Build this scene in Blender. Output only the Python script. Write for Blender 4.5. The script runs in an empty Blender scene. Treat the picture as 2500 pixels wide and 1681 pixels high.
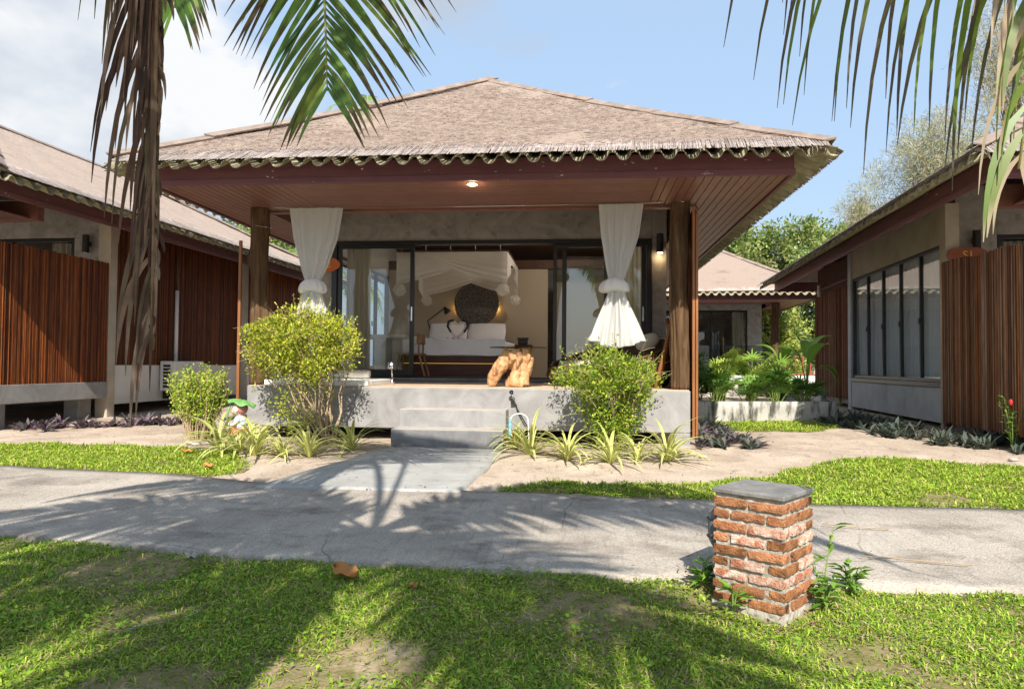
import bpy, math, random
import numpy as np
from mathutils import Vector, Matrix
R = math.radians
random.seed(7); rng = np.random.default_rng(7)
S = bpy.context.scene
C = S.collection

# ------------------------------------------------------------------ camera
CAMZ = 1.31
cam = bpy.data.cameras.new('camera'); cam.sensor_width = 36.0; cam.lens = 36.0 * 1700 / 2500
cam.clip_start = 0.05; cam.clip_end = 3000
camo = bpy.data.objects.new('camera', cam); C.objects.link(camo)
psi, th, ro = R(5.7), R(1.64), R(0.48)
fw = Vector((-math.sin(psi) * math.cos(th), math.cos(psi) * math.cos(th), math.sin(th)))
r0 = Vector((math.cos(psi), math.sin(psi), 0)); u0 = r0.cross(fw)
rr = math.cos(ro) * r0 + math.sin(ro) * u0; uu = -math.sin(ro) * r0 + math.cos(ro) * u0
mw = Matrix((rr, uu, -fw)).transposed().to_4x4(); mw.translation = (0, 0, CAMZ)
camo.matrix_world = mw
S.camera = camo

# ------------------------------------------------------------------ sky and sun
SUN_EL, SUN_AZ = 41.0, 8.0          # light travels towards +Y, turned SUN_AZ degrees towards -X
W = bpy.data.worlds.new('World'); S.world = W; W.use_nodes = True
nt = W.node_tree; nt.nodes.clear()
def N(t, **k):
    n = nt.nodes.new(t)
    for a, b in k.items(): setattr(n, a, b)
    return n
sky = N('ShaderNodeTexSky', sky_type='NISHITA'); sky.sun_disc = False
sky.sun_elevation = R(SUN_EL); sky.sun_rotation = R(180 - SUN_AZ)
sky.air_density = 1.15; sky.dust_density = 2.2; sky.ozone_density = 1.6
tc = N('ShaderNodeTexCoord')
mp = N('ShaderNodeMapping'); mp.inputs['Scale'].default_value = (1.0, 1.0, 1.9); mp.inputs['Location'].default_value = (0.62, 0.3, 0.12)
n1 = N('ShaderNodeTexNoise'); n1.inputs['Scale'].default_value = 2.3; n1.inputs['Detail'].default_value = 9; n1.inputs['Roughness'].default_value = 0.55
dt = N('ShaderNodeVectorMath', operation='DOT_PRODUCT'); dt.inputs[1].default_value = (-0.86, 0.47, 0.2)
mr = N('ShaderNodeMapRange'); mr.inputs[1].default_value = 0.42; mr.inputs[2].default_value = 0.82; mr.inputs[3].default_value = -0.13; mr.inputs[4].default_value = 0.10
ad = N('ShaderNodeMath', operation='ADD')
cr = N('ShaderNodeValToRGB'); cr.color_ramp.elements[0].position = 0.50; cr.color_ramp.elements[1].position = 0.60
n2 = N('ShaderNodeTexNoise'); n2.inputs['Scale'].default_value = 4.2; n2.inputs['Detail'].default_value = 6
mp2 = N('ShaderNodeMapping'); mp2.inputs['Scale'].default_value = (1, 1, 1.7); mp2.inputs['Location'].default_value = (3.1, 1.7, 0.4)
cc = N('ShaderNodeValToRGB'); cc.color_ramp.elements[0].color = (3.1, 3.6, 4.3, 1); cc.color_ramp.elements[1].color = (5.5, 5.6, 5.7, 1)
cc.color_ramp.elements[0].position = 0.40; cc.color_ramp.elements[1].position = 0.60
hz = N('ShaderNodeMixRGB'); hz.inputs[2].default_value = (3.3, 4.5, 6.1, 1); hz.inputs[0].default_value = 0.7
mx = N('ShaderNodeMixRGB')
bg = N('ShaderNodeBackground'); bg.inputs['Strength'].default_value = 0.100
wo = N('ShaderNodeOutputWorld')
L = nt.links.new
L(tc.outputs['Generated'], mp.inputs[0]); L(mp.outputs[0], n1.inputs['Vector'])
L(tc.outputs['Generated'], mp2.inputs[0]); L(mp2.outputs[0], n2.inputs['Vector'])
L(tc.outputs['Generated'], dt.inputs[0]); L(dt.outputs['Value'], mr.inputs[0])
L(n1.outputs['Fac'], ad.inputs[0]); L(mr.outputs[0], ad.inputs[1]); L(ad.outputs[0], cr.inputs[0])
L(n2.outputs['Fac'], cc.inputs[0])
L(sky.outputs[0], hz.inputs[1])
L(cr.outputs[0], mx.inputs[0]); L(hz.outputs[0], mx.inputs[1]); L(cc.outputs[0], mx.inputs[2])
L(mx.outputs[0], bg.inputs[0]); L(bg.outputs[0], wo.inputs[0])

sl = bpy.data.lights.new('sun', 'SUN'); sl.energy = 5.0; sl.angle = R(0.5); sl.color = (1.0, 0.93, 0.82)
so = bpy.data.objects.new('sun', sl); C.objects.link(so)
SD = Vector((-math.sin(R(SUN_AZ)) * math.cos(R(SUN_EL)), math.cos(R(SUN_AZ)) * math.cos(R(SUN_EL)), -math.sin(R(SUN_EL))))
so.rotation_euler = SD.to_track_quat('-Z', 'Y').to_euler(); so.location = (0, -10, 20)
S.view_settings.view_transform = 'Standard'; S.view_settings.look = 'None'
S.view_settings.exposure = 0.80; S.view_settings.gamma = 1.0; S.view_settings.use_curve_mapping = False
S.render.engine = 'CYCLES'
S.cycles.max_bounces = 10; S.cycles.diffuse_bounces = 5; S.cycles.glossy_bounces = 4; S.cycles.transparent_max_bounces = 16
S.cycles.sample_clamp_indirect = 6.0

# ------------------------------------------------------------------ helpers
def jn(*L_):
    V, F, n = [], [], 0
    for v, f in L_:
        V += list(v); F += [tuple(i + n for i in q) for q in f]; n += len(v)
    return V, F
def box(x0, x1, y0, y1, z0, z1):
    V = [(x0, y0, z0), (x1, y0, z0), (x1, y1, z0), (x0, y1, z0), (x0, y0, z1), (x1, y0, z1), (x1, y1, z1), (x0, y1, z1)]
    return V, [(0, 3, 2, 1), (4, 5, 6, 7), (0, 1, 5, 4), (1, 2, 6, 5), (2, 3, 7, 6), (3, 0, 4, 7)]
def tube(P, rad, n=8, cap=True, jit=0.0):
    P = [Vector(p) for p in P]; m = len(P)
    if not hasattr(rad, '__len__'): rad = [rad] * m
    V, F = [], []; a = None
    for i, p in enumerate(P):
        t = (P[min(i + 1, m - 1)] - P[max(i - 1, 0)]).normalized()
        if a is None: a = t.orthogonal().normalized()
        a = (a - a.dot(t) * t)
        a = a.normalized() if a.length > 1e-6 else t.orthogonal().normalized()
        b = t.cross(a)
        for k in range(n):
            an = 2 * math.pi * k / n; r_ = rad[i] * (1 + jit * (random.random() - .5) * 2)
            V.append(tuple(p + (a * math.cos(an) + b * math.sin(an)) * r_))
    for i in range(m - 1):
        for k in range(n):
            k2 = (k + 1) % n
            F.append((i * n + k, i * n + k2, (i + 1) * n + k2, (i + 1) * n + k))
    if cap:
        F.append(tuple(range(n - 1, -1, -1))); F.append(tuple((m - 1) * n + k for k in range(n)))
    return V, F
def lathe(prof, n=24, c=(0, 0, 0), sx=1, sy=1):
    V, F = [], []; m = len(prof)
    for r_, z in prof:
        for k in range(n):
            a = 2 * math.pi * k / n; V.append((c[0] + sx * r_ * math.cos(a), c[1] + sy * r_ * math.sin(a), c[2] + z))
    for i in range(m - 1):
        for k in range(n): F.append((i * n + k, i * n + (k + 1) % n, (i + 1) * n + (k + 1) % n, (i + 1) * n + k))
    F.append(tuple(range(n - 1, -1, -1))); F.append(tuple((m - 1) * n + k for k in range(n)))
    return V, F
def ball(c, r_, n=14, s=(1, 1, 1)):
    prof = [(max(1e-4, math.sin(math.pi * i / (n - 2))) * 1.0, -math.cos(math.pi * i / (n - 2))) for i in range(n - 1)]
    V, F = lathe(prof, n)
    return [(c[0] + v[0] * r_ * s[0], c[1] + v[1] * r_ * s[1], c[2] + v[2] * r_ * s[2]) for v in V], F
def grid(f, nu, nv, closed=False):
    V = [f(i / nu, j / nv) for j in range(nv + 1) for i in range(nu + (0 if closed else 1))]
    w = nu if closed else nu + 1; F = []
    for j in range(nv):
        for i in range(nu):
            i2 = (i + 1) % w if closed else i + 1
            F.append((j * w + i, j * w + i2, (j + 1) * w + i2, (j + 1) * w + i))
    return V, F
def xf(vf, M_):
    V, F = vf; return [tuple(M_ @ Vector(v)) for v in V], F
def T(x=0, y=0, z=0): return Matrix.Translation((x, y, z))
def RZ(a): return Matrix.Rotation(a, 4, 'Z')
def RX(a): return Matrix.Rotation(a, 4, 'X')
def RY(a): return Matrix.Rotation(a, 4, 'Y')
def me_(name, vf, mat=None, smooth=False):
    m = bpy.data.meshes.new(name); m.from_pydata([tuple(v) for v in vf[0]], [], [tuple(f) for f in vf[1]])
    if mat is not None: m.materials.append(mat)
    if smooth: m.polygons.foreach_set('use_smooth', [True] * len(m.polygons))
    m.update(); return m
def npmesh(name, V, F, mat, col=None, smooth=False):
    V = np.asarray(V, dtype=np.float32); F = np.asarray(F, dtype=np.int32); k = F.shape[1]
    m = bpy.data.meshes.new(name)
    m.vertices.add(len(V)); m.vertices.foreach_set('co', V.ravel())
    m.loops.add(F.size); m.loops.foreach_set('vertex_index', F.ravel())
    m.polygons.add(len(F)); m.polygons.foreach_set('loop_start', np.arange(0, F.size, k, dtype=np.int32))
    m.polygons.foreach_set('loop_total', np.full(len(F), k, dtype=np.int32))
    if smooth: m.polygons.foreach_set('use_smooth', np.ones(len(F), dtype=bool))
    m.materials.append(mat)
    if col is not None: paint(m, col)
    m.update(calc_edges=True); m.validate(); return m
def paint(m, col):
    a = m.color_attributes.new('Col', 'FLOAT_COLOR', 'POINT')
    c = np.ones((len(m.vertices), 4), dtype=np.float32); c[:, :3] = col
    a.data.foreach_set('color', c.ravel())
def ob(name, m, parent=None, loc=None, rot=None, bevel=0, solid=None):
    o = bpy.data.objects.new(name, m); C.objects.link(o)
    if parent is not None: o.parent = parent
    if loc is not None: o.location = loc
    if rot is not None: o.rotation_euler = rot
    if solid:
        s = o.modifiers.new('s', 'SOLIDIFY'); s.thickness = solid; s.offset = -1
    if bevel:
        b = o.modifiers.new('b', 'BEVEL'); b.width = bevel; b.segments = 2; b.limit_method = 'ANGLE'
    return o
def pt(name, vf, mat, parent=None, smooth=False, **k): return ob(name, me_(name, vf, mat, smooth), parent, **k)
def bx(name, mat, parent, *d, bevel=0.004): return pt(name, box(*d), mat, parent, bevel=bevel)
def tag(o, label=None, cat=None, group=None, kind=None):
    if label: o['label'] = label
    if cat: o['category'] = cat
    if group: o['group'] = group
    if kind: o['kind'] = kind
    return o
def thing(name, label, cat, loc=(0, 0, 0), rz=0, group=None):
    o = bpy.data.objects.new(name, None); C.objects.link(o); o.location = loc; o.rotation_euler = (0, 0, rz)
    o.empty_display_size = .2
    return tag(o, label, cat, group)
def copytree(o, parent=None):
    c = o.copy(); C.objects.link(c)
    if parent is not None: c.parent = parent
    for ch in list(o.children): copytree(ch, c)
    return c
def gz(y): return float(np.interp(y, [-60, 3, 8.2, 13, 80], [0, 0, .28, .38, .38]))

# ------------------------------------------------------------------ materials
def mat(name, c1, c2=None, scale=8.0, rough=.75, bump=0.0, bscale=None, stretch=(1, 1, 1), spec=.3, attr=False, var=0.0,
        lo=.35, hi=.65, metal=0.0, c3=None, s3=2.0, lo3=.55, hi3=.7, coords='Object', transl=0.0, detail=7.0, sheen=0.0, distort=0.0, st3=(1, 1, 1), rnd=False):
    m = bpy.data.materials.new(name); m.use_nodes = True; t = m.node_tree; b = t.nodes['Principled BSDF']
    K = t.links.new
    def nd(ty): return t.nodes.new(ty)
    b.inputs['Roughness'].default_value = rough; b.inputs['Metallic'].default_value = metal
    b.inputs['Specular IOR Level'].default_value = spec
    tcn = nd('ShaderNodeTexCoord'); mpn = nd('ShaderNodeMapping'); mpn.inputs['Scale'].default_value = stretch
    K(tcn.outputs[coords], mpn.inputs[0])
    if rnd:
        oi0 = nd('ShaderNodeObjectInfo'); vs_ = nd('ShaderNodeVectorMath'); vs_.operation = 'SCALE'; vs_.inputs[0].default_value = (37, 23, 51); K(oi0.outputs['Random'], vs_.inputs['Scale']); K(vs_.outputs[0], mpn.inputs['Location'])
    out = None
    if c2 is not None:
        no = nd('ShaderNodeTexNoise'); no.inputs['Scale'].default_value = scale; no.inputs['Detail'].default_value = detail; no.inputs['Roughness'].default_value = .62
        no.inputs['Distortion'].default_value = distort
        K(mpn.outputs[0], no.inputs['Vector'])
        rp = nd('ShaderNodeValToRGB'); rp.color_ramp.elements[0].color = (*c1, 1); rp.color_ramp.elements[1].color = (*c2, 1)
        rp.color_ramp.elements[0].position = lo; rp.color_ramp.elements[1].position = hi
        K(no.outputs['Fac'], rp.inputs[0]); out = rp.outputs[0]
    else:
        rg = nd('ShaderNodeRGB'); rg.outputs[0].default_value = (*c1, 1); out = rg.outputs[0]
    if c3 is not None:
        mp3 = nd('ShaderNodeMapping'); mp3.inputs['Scale'].default_value = st3; mp3.inputs['Location'].default_value = (3.3, 1.2, 5.1); K(tcn.outputs[coords], mp3.inputs[0])
        no3 = nd('ShaderNodeTexNoise'); no3.inputs['Scale'].default_value = s3; no3.inputs['Detail'].default_value = 8; no3.inputs['Roughness'].default_value = .65
        K(mp3.outputs[0], no3.inputs['Vector'])
        mr3 = nd('ShaderNodeMapRange'); mr3.inputs[1].default_value = lo3; mr3.inputs[2].default_value = hi3; K(no3.outputs['Fac'], mr3.inputs[0])
        mx3 = nd('ShaderNodeMixRGB'); mx3.inputs[2].default_value = (*c3, 1); K(mr3.outputs[0], mx3.inputs[0]); K(out, mx3.inputs[1]); out = mx3.outputs[0]
    if attr:
        at_ = nd('ShaderNodeAttribute'); at_.attribute_name = 'Col'
        mu = nd('ShaderNodeMixRGB'); mu.blend_type = 'MULTIPLY'; mu.inputs[0].default_value = 1; K(out, mu.inputs[1]); K(at_.outputs['Color'], mu.inputs[2]); out = mu.outputs[0]
    if var:
        oi = nd('ShaderNodeObjectInfo'); hs = nd('ShaderNodeHueSaturation'); mv = nd('ShaderNodeMapRange')
        mv.inputs[3].default_value = 1 - var; mv.inputs[4].default_value = 1 + var
        K(oi.outputs['Random'], mv.inputs[0]); K(mv.outputs[0], hs.inputs['Value']); K(out, hs.inputs['Color']); out = hs.outputs[0]
    K(out, b.inputs['Base Color'])
    if bump:
        nb = nd('ShaderNodeTexNoise'); nb.inputs['Scale'].default_value = bscale or scale * 3; nb.inputs['Detail'].default_value = 8; K(mpn.outputs[0], nb.inputs['Vector'])
        bp = nd('ShaderNodeBump'); bp.inputs['Strength'].default_value = bump; bp.inputs['Distance'].default_value = .02; K(nb.outputs['Fac'], bp.inputs['Height']); K(bp.outputs[0], b.inputs['Normal'])
    if transl:
        tr = nd('ShaderNodeBsdfTranslucent'); K(out, tr.inputs[0]); ms = nd('ShaderNodeMixShader'); ms.inputs[0].default_value = transl
        K(b.outputs[0], ms.inputs[1]); K(tr.outputs[0], ms.inputs[2]); K(ms.outputs[0], t.nodes['Material Output'].inputs[0])
    return m
def glassmat(name, tint=(.9, .95, .93), ior=1.6):
    m = bpy.data.materials.new(name); m.use_nodes = True; t = m.node_tree; t.nodes.clear(); K = t.links.new
    o = t.nodes.new('ShaderNodeOutputMaterial'); ms = t.nodes.new('ShaderNodeMixShader'); fr = t.nodes.new('ShaderNodeFresnel'); fr.inputs[0].default_value = ior
    ge = t.nodes.new('ShaderNodeNewGeometry'); mi = t.nodes.new('ShaderNodeMapRange'); mi.inputs[3].default_value = ior; mi.inputs[4].default_value = 1 / ior
    K(ge.outputs['Backfacing'], mi.inputs[0]); K(mi.outputs[0], fr.inputs[0])   # same reflectance from either side of the pane
    tr = t.nodes.new('ShaderNodeBsdfTransparent'); tr.inputs[0].default_value = (*tint, 1); gl = t.nodes.new('ShaderNodeBsdfGlossy'); gl.inputs['Roughness'].default_value = 0.0
    K(fr.outputs[0], ms.inputs[0]); K(tr.outputs[0], ms.inputs[1]); K(gl.outputs[0], ms.inputs[2]); K(ms.outputs[0], o.inputs[0]); return m
def emit(name, c, s):
    m = bpy.data.materials.new(name); m.use_nodes = True; b = m.node_tree.nodes['Principled BSDF']
    b.inputs['Base Color'].default_value = (*c, 1); b.inputs['Emission Color'].default_value = (*c, 1); b.inputs['Emission Strength'].default_value = s; return m
def sheer(name, c, alpha, trans=.45):
    m = bpy.data.materials.new(name); m.use_nodes = True; t = m.node_tree; t.nodes.clear(); K = t.links.new
    o = t.nodes.new('ShaderNodeOutputMaterial'); d = t.nodes.new('ShaderNodeBsdfDiffuse'); d.inputs[0].default_value = (*c, 1)
    tl = t.nodes.new('ShaderNodeBsdfTranslucent'); tl.inputs[0].default_value = (*c, 1); tp = t.nodes.new('ShaderNodeBsdfTransparent')
    a = t.nodes.new('ShaderNodeMixShader'); a.inputs[0].default_value = trans; b = t.nodes.new('ShaderNodeMixShader'); b.inputs[0].default_value = alpha
    K(d.outputs[0], a.inputs[1]); K(tl.outputs[0], a.inputs[2]); K(tp.outputs[0], b.inputs[1]); K(a.outputs[0], b.inputs[2]); K(b.outputs[0], o.inputs[0]); return m

MT = {}
MT['sand'] = mat('sand', (.33, .262, .202), (.47, .388, .31), scale=1.6, rough=.95, bump=.35, bscale=26, c3=(.225, .17, .128), s3=5.5, lo3=.56, hi3=.74, coords='Object')
MT['path'] = mat('path_concrete', (.30, .265, .225), (.42, .375, .325), scale=1.5, rough=.92, bump=.55, bscale=70, c3=(.15, .128, .108), s3=2.3, lo3=.50, hi3=.74, st3=(.8, 1.2, 1))
def grain(m, sc, lo, hi, lines=0):
    t = m.node_tree; b = t.nodes['Principled BSDF']; src = b.inputs['Base Color'].links[0].from_socket; K = t.links.new
    tc_ = t.nodes.new('ShaderNodeTexCoord'); n = t.nodes.new('ShaderNodeTexNoise'); n.inputs['Scale'].default_value = sc; n.inputs['Detail'].default_value = 3; K(tc_.outputs['Object'], n.inputs['Vector'])
    r_ = t.nodes.new('ShaderNodeMapRange'); r_.inputs[1].default_value = .36; r_.inputs[2].default_value = .64; r_.inputs[3].default_value = lo; r_.inputs[4].default_value = hi; K(n.outputs['Fac'], r_.inputs[0])
    fac = r_.outputs[0]
    if lines:
        mp_ = t.nodes.new('ShaderNodeMapping'); mp_.inputs['Rotation'].default_value = (0, 0, .35); mp_.inputs['Scale'].default_value = (lines, .35, 1); K(tc_.outputs['Object'], mp_.inputs[0])
        n2_ = t.nodes.new('ShaderNodeTexNoise'); n2_.inputs['Scale'].default_value = 6; n2_.inputs['Detail'].default_value = 4; K(mp_.outputs[0], n2_.inputs['Vector'])
        r2 = t.nodes.new('ShaderNodeMapRange'); r2.inputs[1].default_value = .34; r2.inputs[2].default_value = .44; r2.inputs[3].default_value = .86; r2.inputs[4].default_value = 1.0; K(n2_.outputs['Fac'], r2.inputs[0])
        mu = t.nodes.new('ShaderNodeMath'); mu.operation = 'MULTIPLY'; K(fac, mu.inputs[0]); K(r2.outputs[0], mu.inputs[1]); fac = mu.outputs[0]
    v = t.nodes.new('ShaderNodeVectorMath'); v.operation = 'SCALE'; K(src, v.inputs[0]); K(fac, v.inputs['Scale']); K(v.outputs[0], b.inputs['Base Color'])
def cracks(m, sc, w):
    t = m.node_tree; b = t.nodes['Principled BSDF']; src = b.inputs['Base Color'].links[0].from_socket; K = t.links.new
    tc_ = t.nodes.new('ShaderNodeTexCoord'); no = t.nodes.new('ShaderNodeTexNoise'); no.inputs['Scale'].default_value = 2.2; K(tc_.outputs['Object'], no.inputs['Vector'])
    mx_ = t.nodes.new('ShaderNodeMixRGB'); mx_.inputs[0].default_value = .16; K(tc_.outputs['Object'], mx_.inputs[1]); K(no.outputs['Color'], mx_.inputs[2])
    vo = t.nodes.new('ShaderNodeTexVoronoi'); vo.feature = 'DISTANCE_TO_EDGE'; vo.inputs['Scale'].default_value = sc; K(mx_.outputs[0], vo.inputs['Vector'])
    r_ = t.nodes.new('ShaderNodeMapRange'); r_.inputs[1].default_value = w * .3; r_.inputs[2].default_value = w; r_.inputs[3].default_value = .62; r_.inputs[4].default_value = 1.0; K(vo.outputs['Distance'], r_.inputs[0])
    nm = t.nodes.new('ShaderNodeTexNoise'); nm.inputs['Scale'].default_value = .9; K(tc_.outputs['Object'], nm.inputs['Vector']); km = t.nodes.new('ShaderNodeMapRange'); km.inputs[1].default_value = .48; km.inputs[2].default_value = .56; K(nm.outputs['Fac'], km.inputs[0])
    mk = t.nodes.new('ShaderNodeMapRange'); K(km.outputs[0], mk.inputs[0]); mk.inputs[3].default_value = 1.0; K(r_.outputs[0], mk.inputs[4]); r_ = mk
    v = t.nodes.new('ShaderNodeVectorMath'); v.operation = 'SCALE'; K(src, v.inputs[0]); K(r_.outputs[0], v.inputs['Scale']); K(v.outputs[0], b.inputs['Base Color'])
cracks(MT['path'], .45, .0035); grain(MT['path'], 75, .80, 1.15, 6); grain(MT['sand'], 60, .82, 1.14)
MT['walk'] = mat('walk_concrete', (.28, .28, .27), (.37, .365, .35), scale=3, rough=.7, bump=.15, bscale=30, c3=(.26, .23, .2), s3=3.3, lo3=.56, hi3=.75, st3=(.6, 1.6, 1))
MT['polish'] = mat('polished_concrete', (.20, .195, .195), (.30, .292, .288), scale=2.4, rough=.55, bump=.08, bscale=18, distort=1.2, c3=(.22, .215, .215), s3=4, lo3=.55, hi3=.75)
MT['stepdark'] = mat('step_concrete', (.125, .125, .13), (.22, .217, .215), scale=2.6, rough=.55, bump=.08, bscale=18, distort=1.0)  # dark tone carries the palm shade on the lower step's face
MT['wallc'] = mat('wall_concrete', (.23, .21, .19), (.345, .32, .288), scale=3.0, rough=.6, bump=.08, bscale=20, distort=1.0, c3=(.175, .157, .143), s3=6, lo3=.55, hi3=.7)
MT['wallblue'] = mat('plinth_plaster', (.37, .38, .39), (.47, .48, .49), scale=2.2, rough=.8, bump=.1, c3=(.2, .2, .2), s3=2.2, lo3=.56, hi3=.78, st3=(1, 1, .8))
MT['wallgold'] = mat('warm_plaster', (.36, .31, .24), (.44, .39, .31), scale=2.5, rough=.8, bump=.1)
MT['white'] = mat('white_plaster', (.62, .60, .56), (.7, .68, .64), scale=2.5, rough=.8, bump=.08, c3=(.45, .43, .4), s3=1.8, lo3=.58, hi3=.8)
MT['inner'] = mat('white_wall', (.76, .74, .70), rough=.8)
MT['deckfloor'] = mat('deck_floor', (.50, .38, .27), (.58, .45, .33), scale=3, rough=.55, bump=.03)
MT['fascia'] = mat('fascia_paint', (.12, .042, .050), (.16, .06, .068), scale=5, rough=.5, spec=.4, bump=.05, bscale=40, stretch=(.3, .3, 2), c3=(.62, .58, .54), s3=13, lo3=.665, hi3=.68, st3=(.6, .6, 1.4))
MT['soffit'] = mat('soffit_paint', (.175, .074, .058), (.215, .098, .076), scale=6, rough=.45, spec=.4, bump=.03, var=.08)
MT['ceil'] = mat('ceiling_wood', (.15, .07, .045), (.20, .10, .065), scale=5, rough=.6)
MT['frame'] = mat('black_aluminium', (.012, .012, .013), rough=.35, spec=.5)
MT['fibre'] = mat('fibre_cement', (.20, .18, .115), (.34, .305, .205), scale=9, rough=.9, bump=.2, c3=(.16, .15, .10), s3=5, lo3=.5, hi3=.7)
MT['slat'] = mat('grey_slats', (.25, .21, .19), (.40, .345, .325), scale=14, rough=.8, attr=True)
MT['cap'] = mat('hip_caps', (.175, .135, .11), (.28, .22, .185), scale=6, rough=.9, bump=.3, bscale=40)
MT['bamboo'] = mat('varnished_bamboo', (1.1, 1.1, 1.1), (.55, .50, .46), scale=3, rough=.5, spec=.18, attr=True, stretch=(7, 7, .8), bump=.15, bscale=16)
MT['trunkwood'] = mat('weathered_post', (.06, .034, .018), (.135, .082, .046), scale=7, spec=.1, rough=.9, bump=1.0, bscale=13, stretch=(2.6, 2.6, .3), c3=(.25, .185, .125), s3=3.4, lo3=.56, hi3=.72, st3=(2.4, 2.4, .35))
MT['drift'] = mat('driftwood', (.36, .175, .075), (.58, .35, .18), scale=3.2, rough=.55, bump=.8, bscale=9, stretch=(3.5, 3.5, .7), c3=(.13, .055, .022), s3=4.0, lo3=.55, hi3=.68, st3=(3, 3, .8))
MT['glass'] = glassmat('window_glass', (.95, .97, .96), 1.7); MT['glassr'] = glassmat('side_window_glass', (.96, .98, .98), 1.5)
MT['tglass'] = glassmat('table_glass', (.25, .28, .27), 1.5)
MT['curtain'] = sheer('white_sheer', (.75, .75, .735), .82, .42)
MT['drape'] = mat('beige_drape', (.60, .55, .45), rough=.9, transl=.35)
MT['drapew'] = mat('white_drape', (.88, .90, .93), rough=.9, transl=.35)
MT['net'] = sheer('net_cotton', (.92, .89, .82), .86, .45)
MT['linen'] = mat('white_linen', (.84, .84, .86), (.88, .88, .90), scale=9, rough=.9, bump=.15, bscale=14)
MT['towel'] = mat('swan_towel', (.72, .68, .66), rough=1, bump=.4, bscale=90)
MT['towelb'] = mat('dark_towel', (.035, .035, .045), rough=1, bump=.4, bscale=90)
MT['bedwood'] = mat('bed_wood', (.075, .028, .018), (.11, .045, .028), scale=6, rough=.5, stretch=(.4, 1, 3))
MT['tanwall'] = mat('woven_wall', (.43, .365, .27), (.50, .43, .325), scale=60, rough=.9, bump=.2, bscale=90)
MT['disc'] = mat('woven_disc', (.05, .046, .042), (.27, .245, .22), scale=42, rough=.8, bump=.6, bscale=60, lo=.42, hi=.6)
MT['darkwood'] = mat('dark_wood', (.06, .026, .014), (.1, .045, .025), scale=6, rough=.5)
MT['teak'] = mat('teak', (.24, .12, .05), (.32, .17, .08), scale=6, rough=.5, stretch=(1, 1, .3))
MT['wicker'] = mat('wicker', (.06, .03, .014), (.12, .065, .032), scale=20, rough=.5, spec=.4)
MT['cushion'] = mat('cream_cushion', (.66, .60, .50), rough=.9, bump=.1)
MT['pole'] = mat('bamboo_pole', (.19, .075, .026), (.30, .13, .05), scale=6, rough=.4, stretch=(1, 1, .2))
MT['blackp'] = mat('black_paint', (.012, .012, .012), rough=.4, spec=.5)
MT['chrome'] = mat('chrome', (.6, .6, .6), rough=.18, metal=1.0)
MT['tub'] = mat('white_tub', (.76, .76, .74), rough=.35, spec=.5)
MT['acw'] = mat('ac_case', (.62, .61, .57), (.68, .67, .63), scale=4, rough=.5)
MT['dark'] = mat('dark_void', (.02, .02, .02), rough=.9)
MT['brick'] = mat('old_brick', (.27, .105, .05), (.39, .185, .095), scale=22, rough=.95, spec=.1, bump=.5, bscale=90, c3=(.10, .055, .033), s3=16, lo3=.52, hi3=.68, var=.28, rnd=True)
MT['brickp'] = mat('limewashed_brick', (.38, .15, .085), (.62, .46, .38), scale=18, rough=.95, spec=.1, bump=.5, bscale=90, var=.15, lo=.40, hi=.60, rnd=True)
MT['brickd'] = mat('burnt_brick', (.20, .082, .035), (.36, .165, .075), scale=20, rough=.95, spec=.1, bump=.5, bscale=90, c3=(.05, .033, .024), s3=13, lo3=.48, hi3=.64, var=.2, rnd=True)
MT['mortar'] = mat('mortar', (.27, .245, .20), (.43, .395, .33), scale=16, rough=.95, bump=.8, bscale=30, c3=(.2, .18, .12), s3=5, lo3=.58, hi3=.75)
MT['capst'] = mat('cap_slab', (.14, .135, .13), (.24, .23, .22), scale=7, rough=.75, bump=.3, bscale=30, c3=(.12, .11, .08), s3=5, lo3=.56, hi3=.7)
MT['leafg'] = mat('leaf_green', (1, 1, 1), rough=.55, spec=.35, attr=True, transl=.35)
MT['leafp'] = mat('palm_leaf', (1, 1, 1), (.8, .85, .7), scale=6, rough=.45, spec=.45, attr=True, transl=.32)
MT['leafd'] = mat('dead_leaf', (1, 1, 1), (.62, .58, .55), scale=9, rough=.8, attr=True, transl=.15)
MT['grass'] = mat('grass_leaf', (1, 1, 1), rough=.6, spec=.25, attr=True, transl=.32)
MT['bark'] = mat('bark', (.17, .12, .08), (.28, .21, .15), scale=8, rough=.9, bump=.6, bscale=12, stretch=(2, 2, .5))
MT['twig'] = mat('twig', (.30, .22, .13), (.42, .32, .2), scale=8, rough=.9, attr=False)
MT['palmbark'] = mat('palm_bark', (.2, .16, .12), (.3, .25, .2), scale=5, rough=.95, bump=.6, stretch=(1, 1, 4))
MT['pvc'] = mat('white_pvc', (.72, .70, .66), rough=.4)
MT['bluepvc'] = mat('blue_pvc', (.16, .42, .55), rough=.35, spec=.5)
MT['redp'] = mat('red_handle', (.62, .10, .06), rough=.4)
MT['signw'] = mat('orange_sign', (.46, .105, .02), (.56, .16, .035), scale=4, rough=.45, stretch=(1, 1, 4))
MT['signd'] = mat('brown_sign', (.22, .06, .03), (.30, .09, .045), scale=4, rough=.5, stretch=(1, 1, 4))
MT['gold'] = mat('yellow_number', (.70, .44, .06), rough=.5)
MT['planter'] = mat('planter_wall', (.36, .35, .32), (.46, .44, .40), scale=3, rough=.95, bump=.4, c3=(.07, .07, .06), s3=3.5, lo3=.48, hi3=.62, st3=(2.2, 2.2, .5))
MT['rail'] = mat('red_rail', (.26, .075, .035), rough=.5)
MT['skin'] = mat('statue_skin', (.68, .50, .40), (.74, .57, .47), scale=9, rough=.45, spec=.4)
MT['shirt'] = mat('statue_shirt', (.46, .56, .60), rough=.5)
MT['shorts'] = mat('statue_shorts', (.56, .095, .06), rough=.5)
MT['hair'] = mat('statue_hair', (.42, .19, .16), rough=.6)
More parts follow.
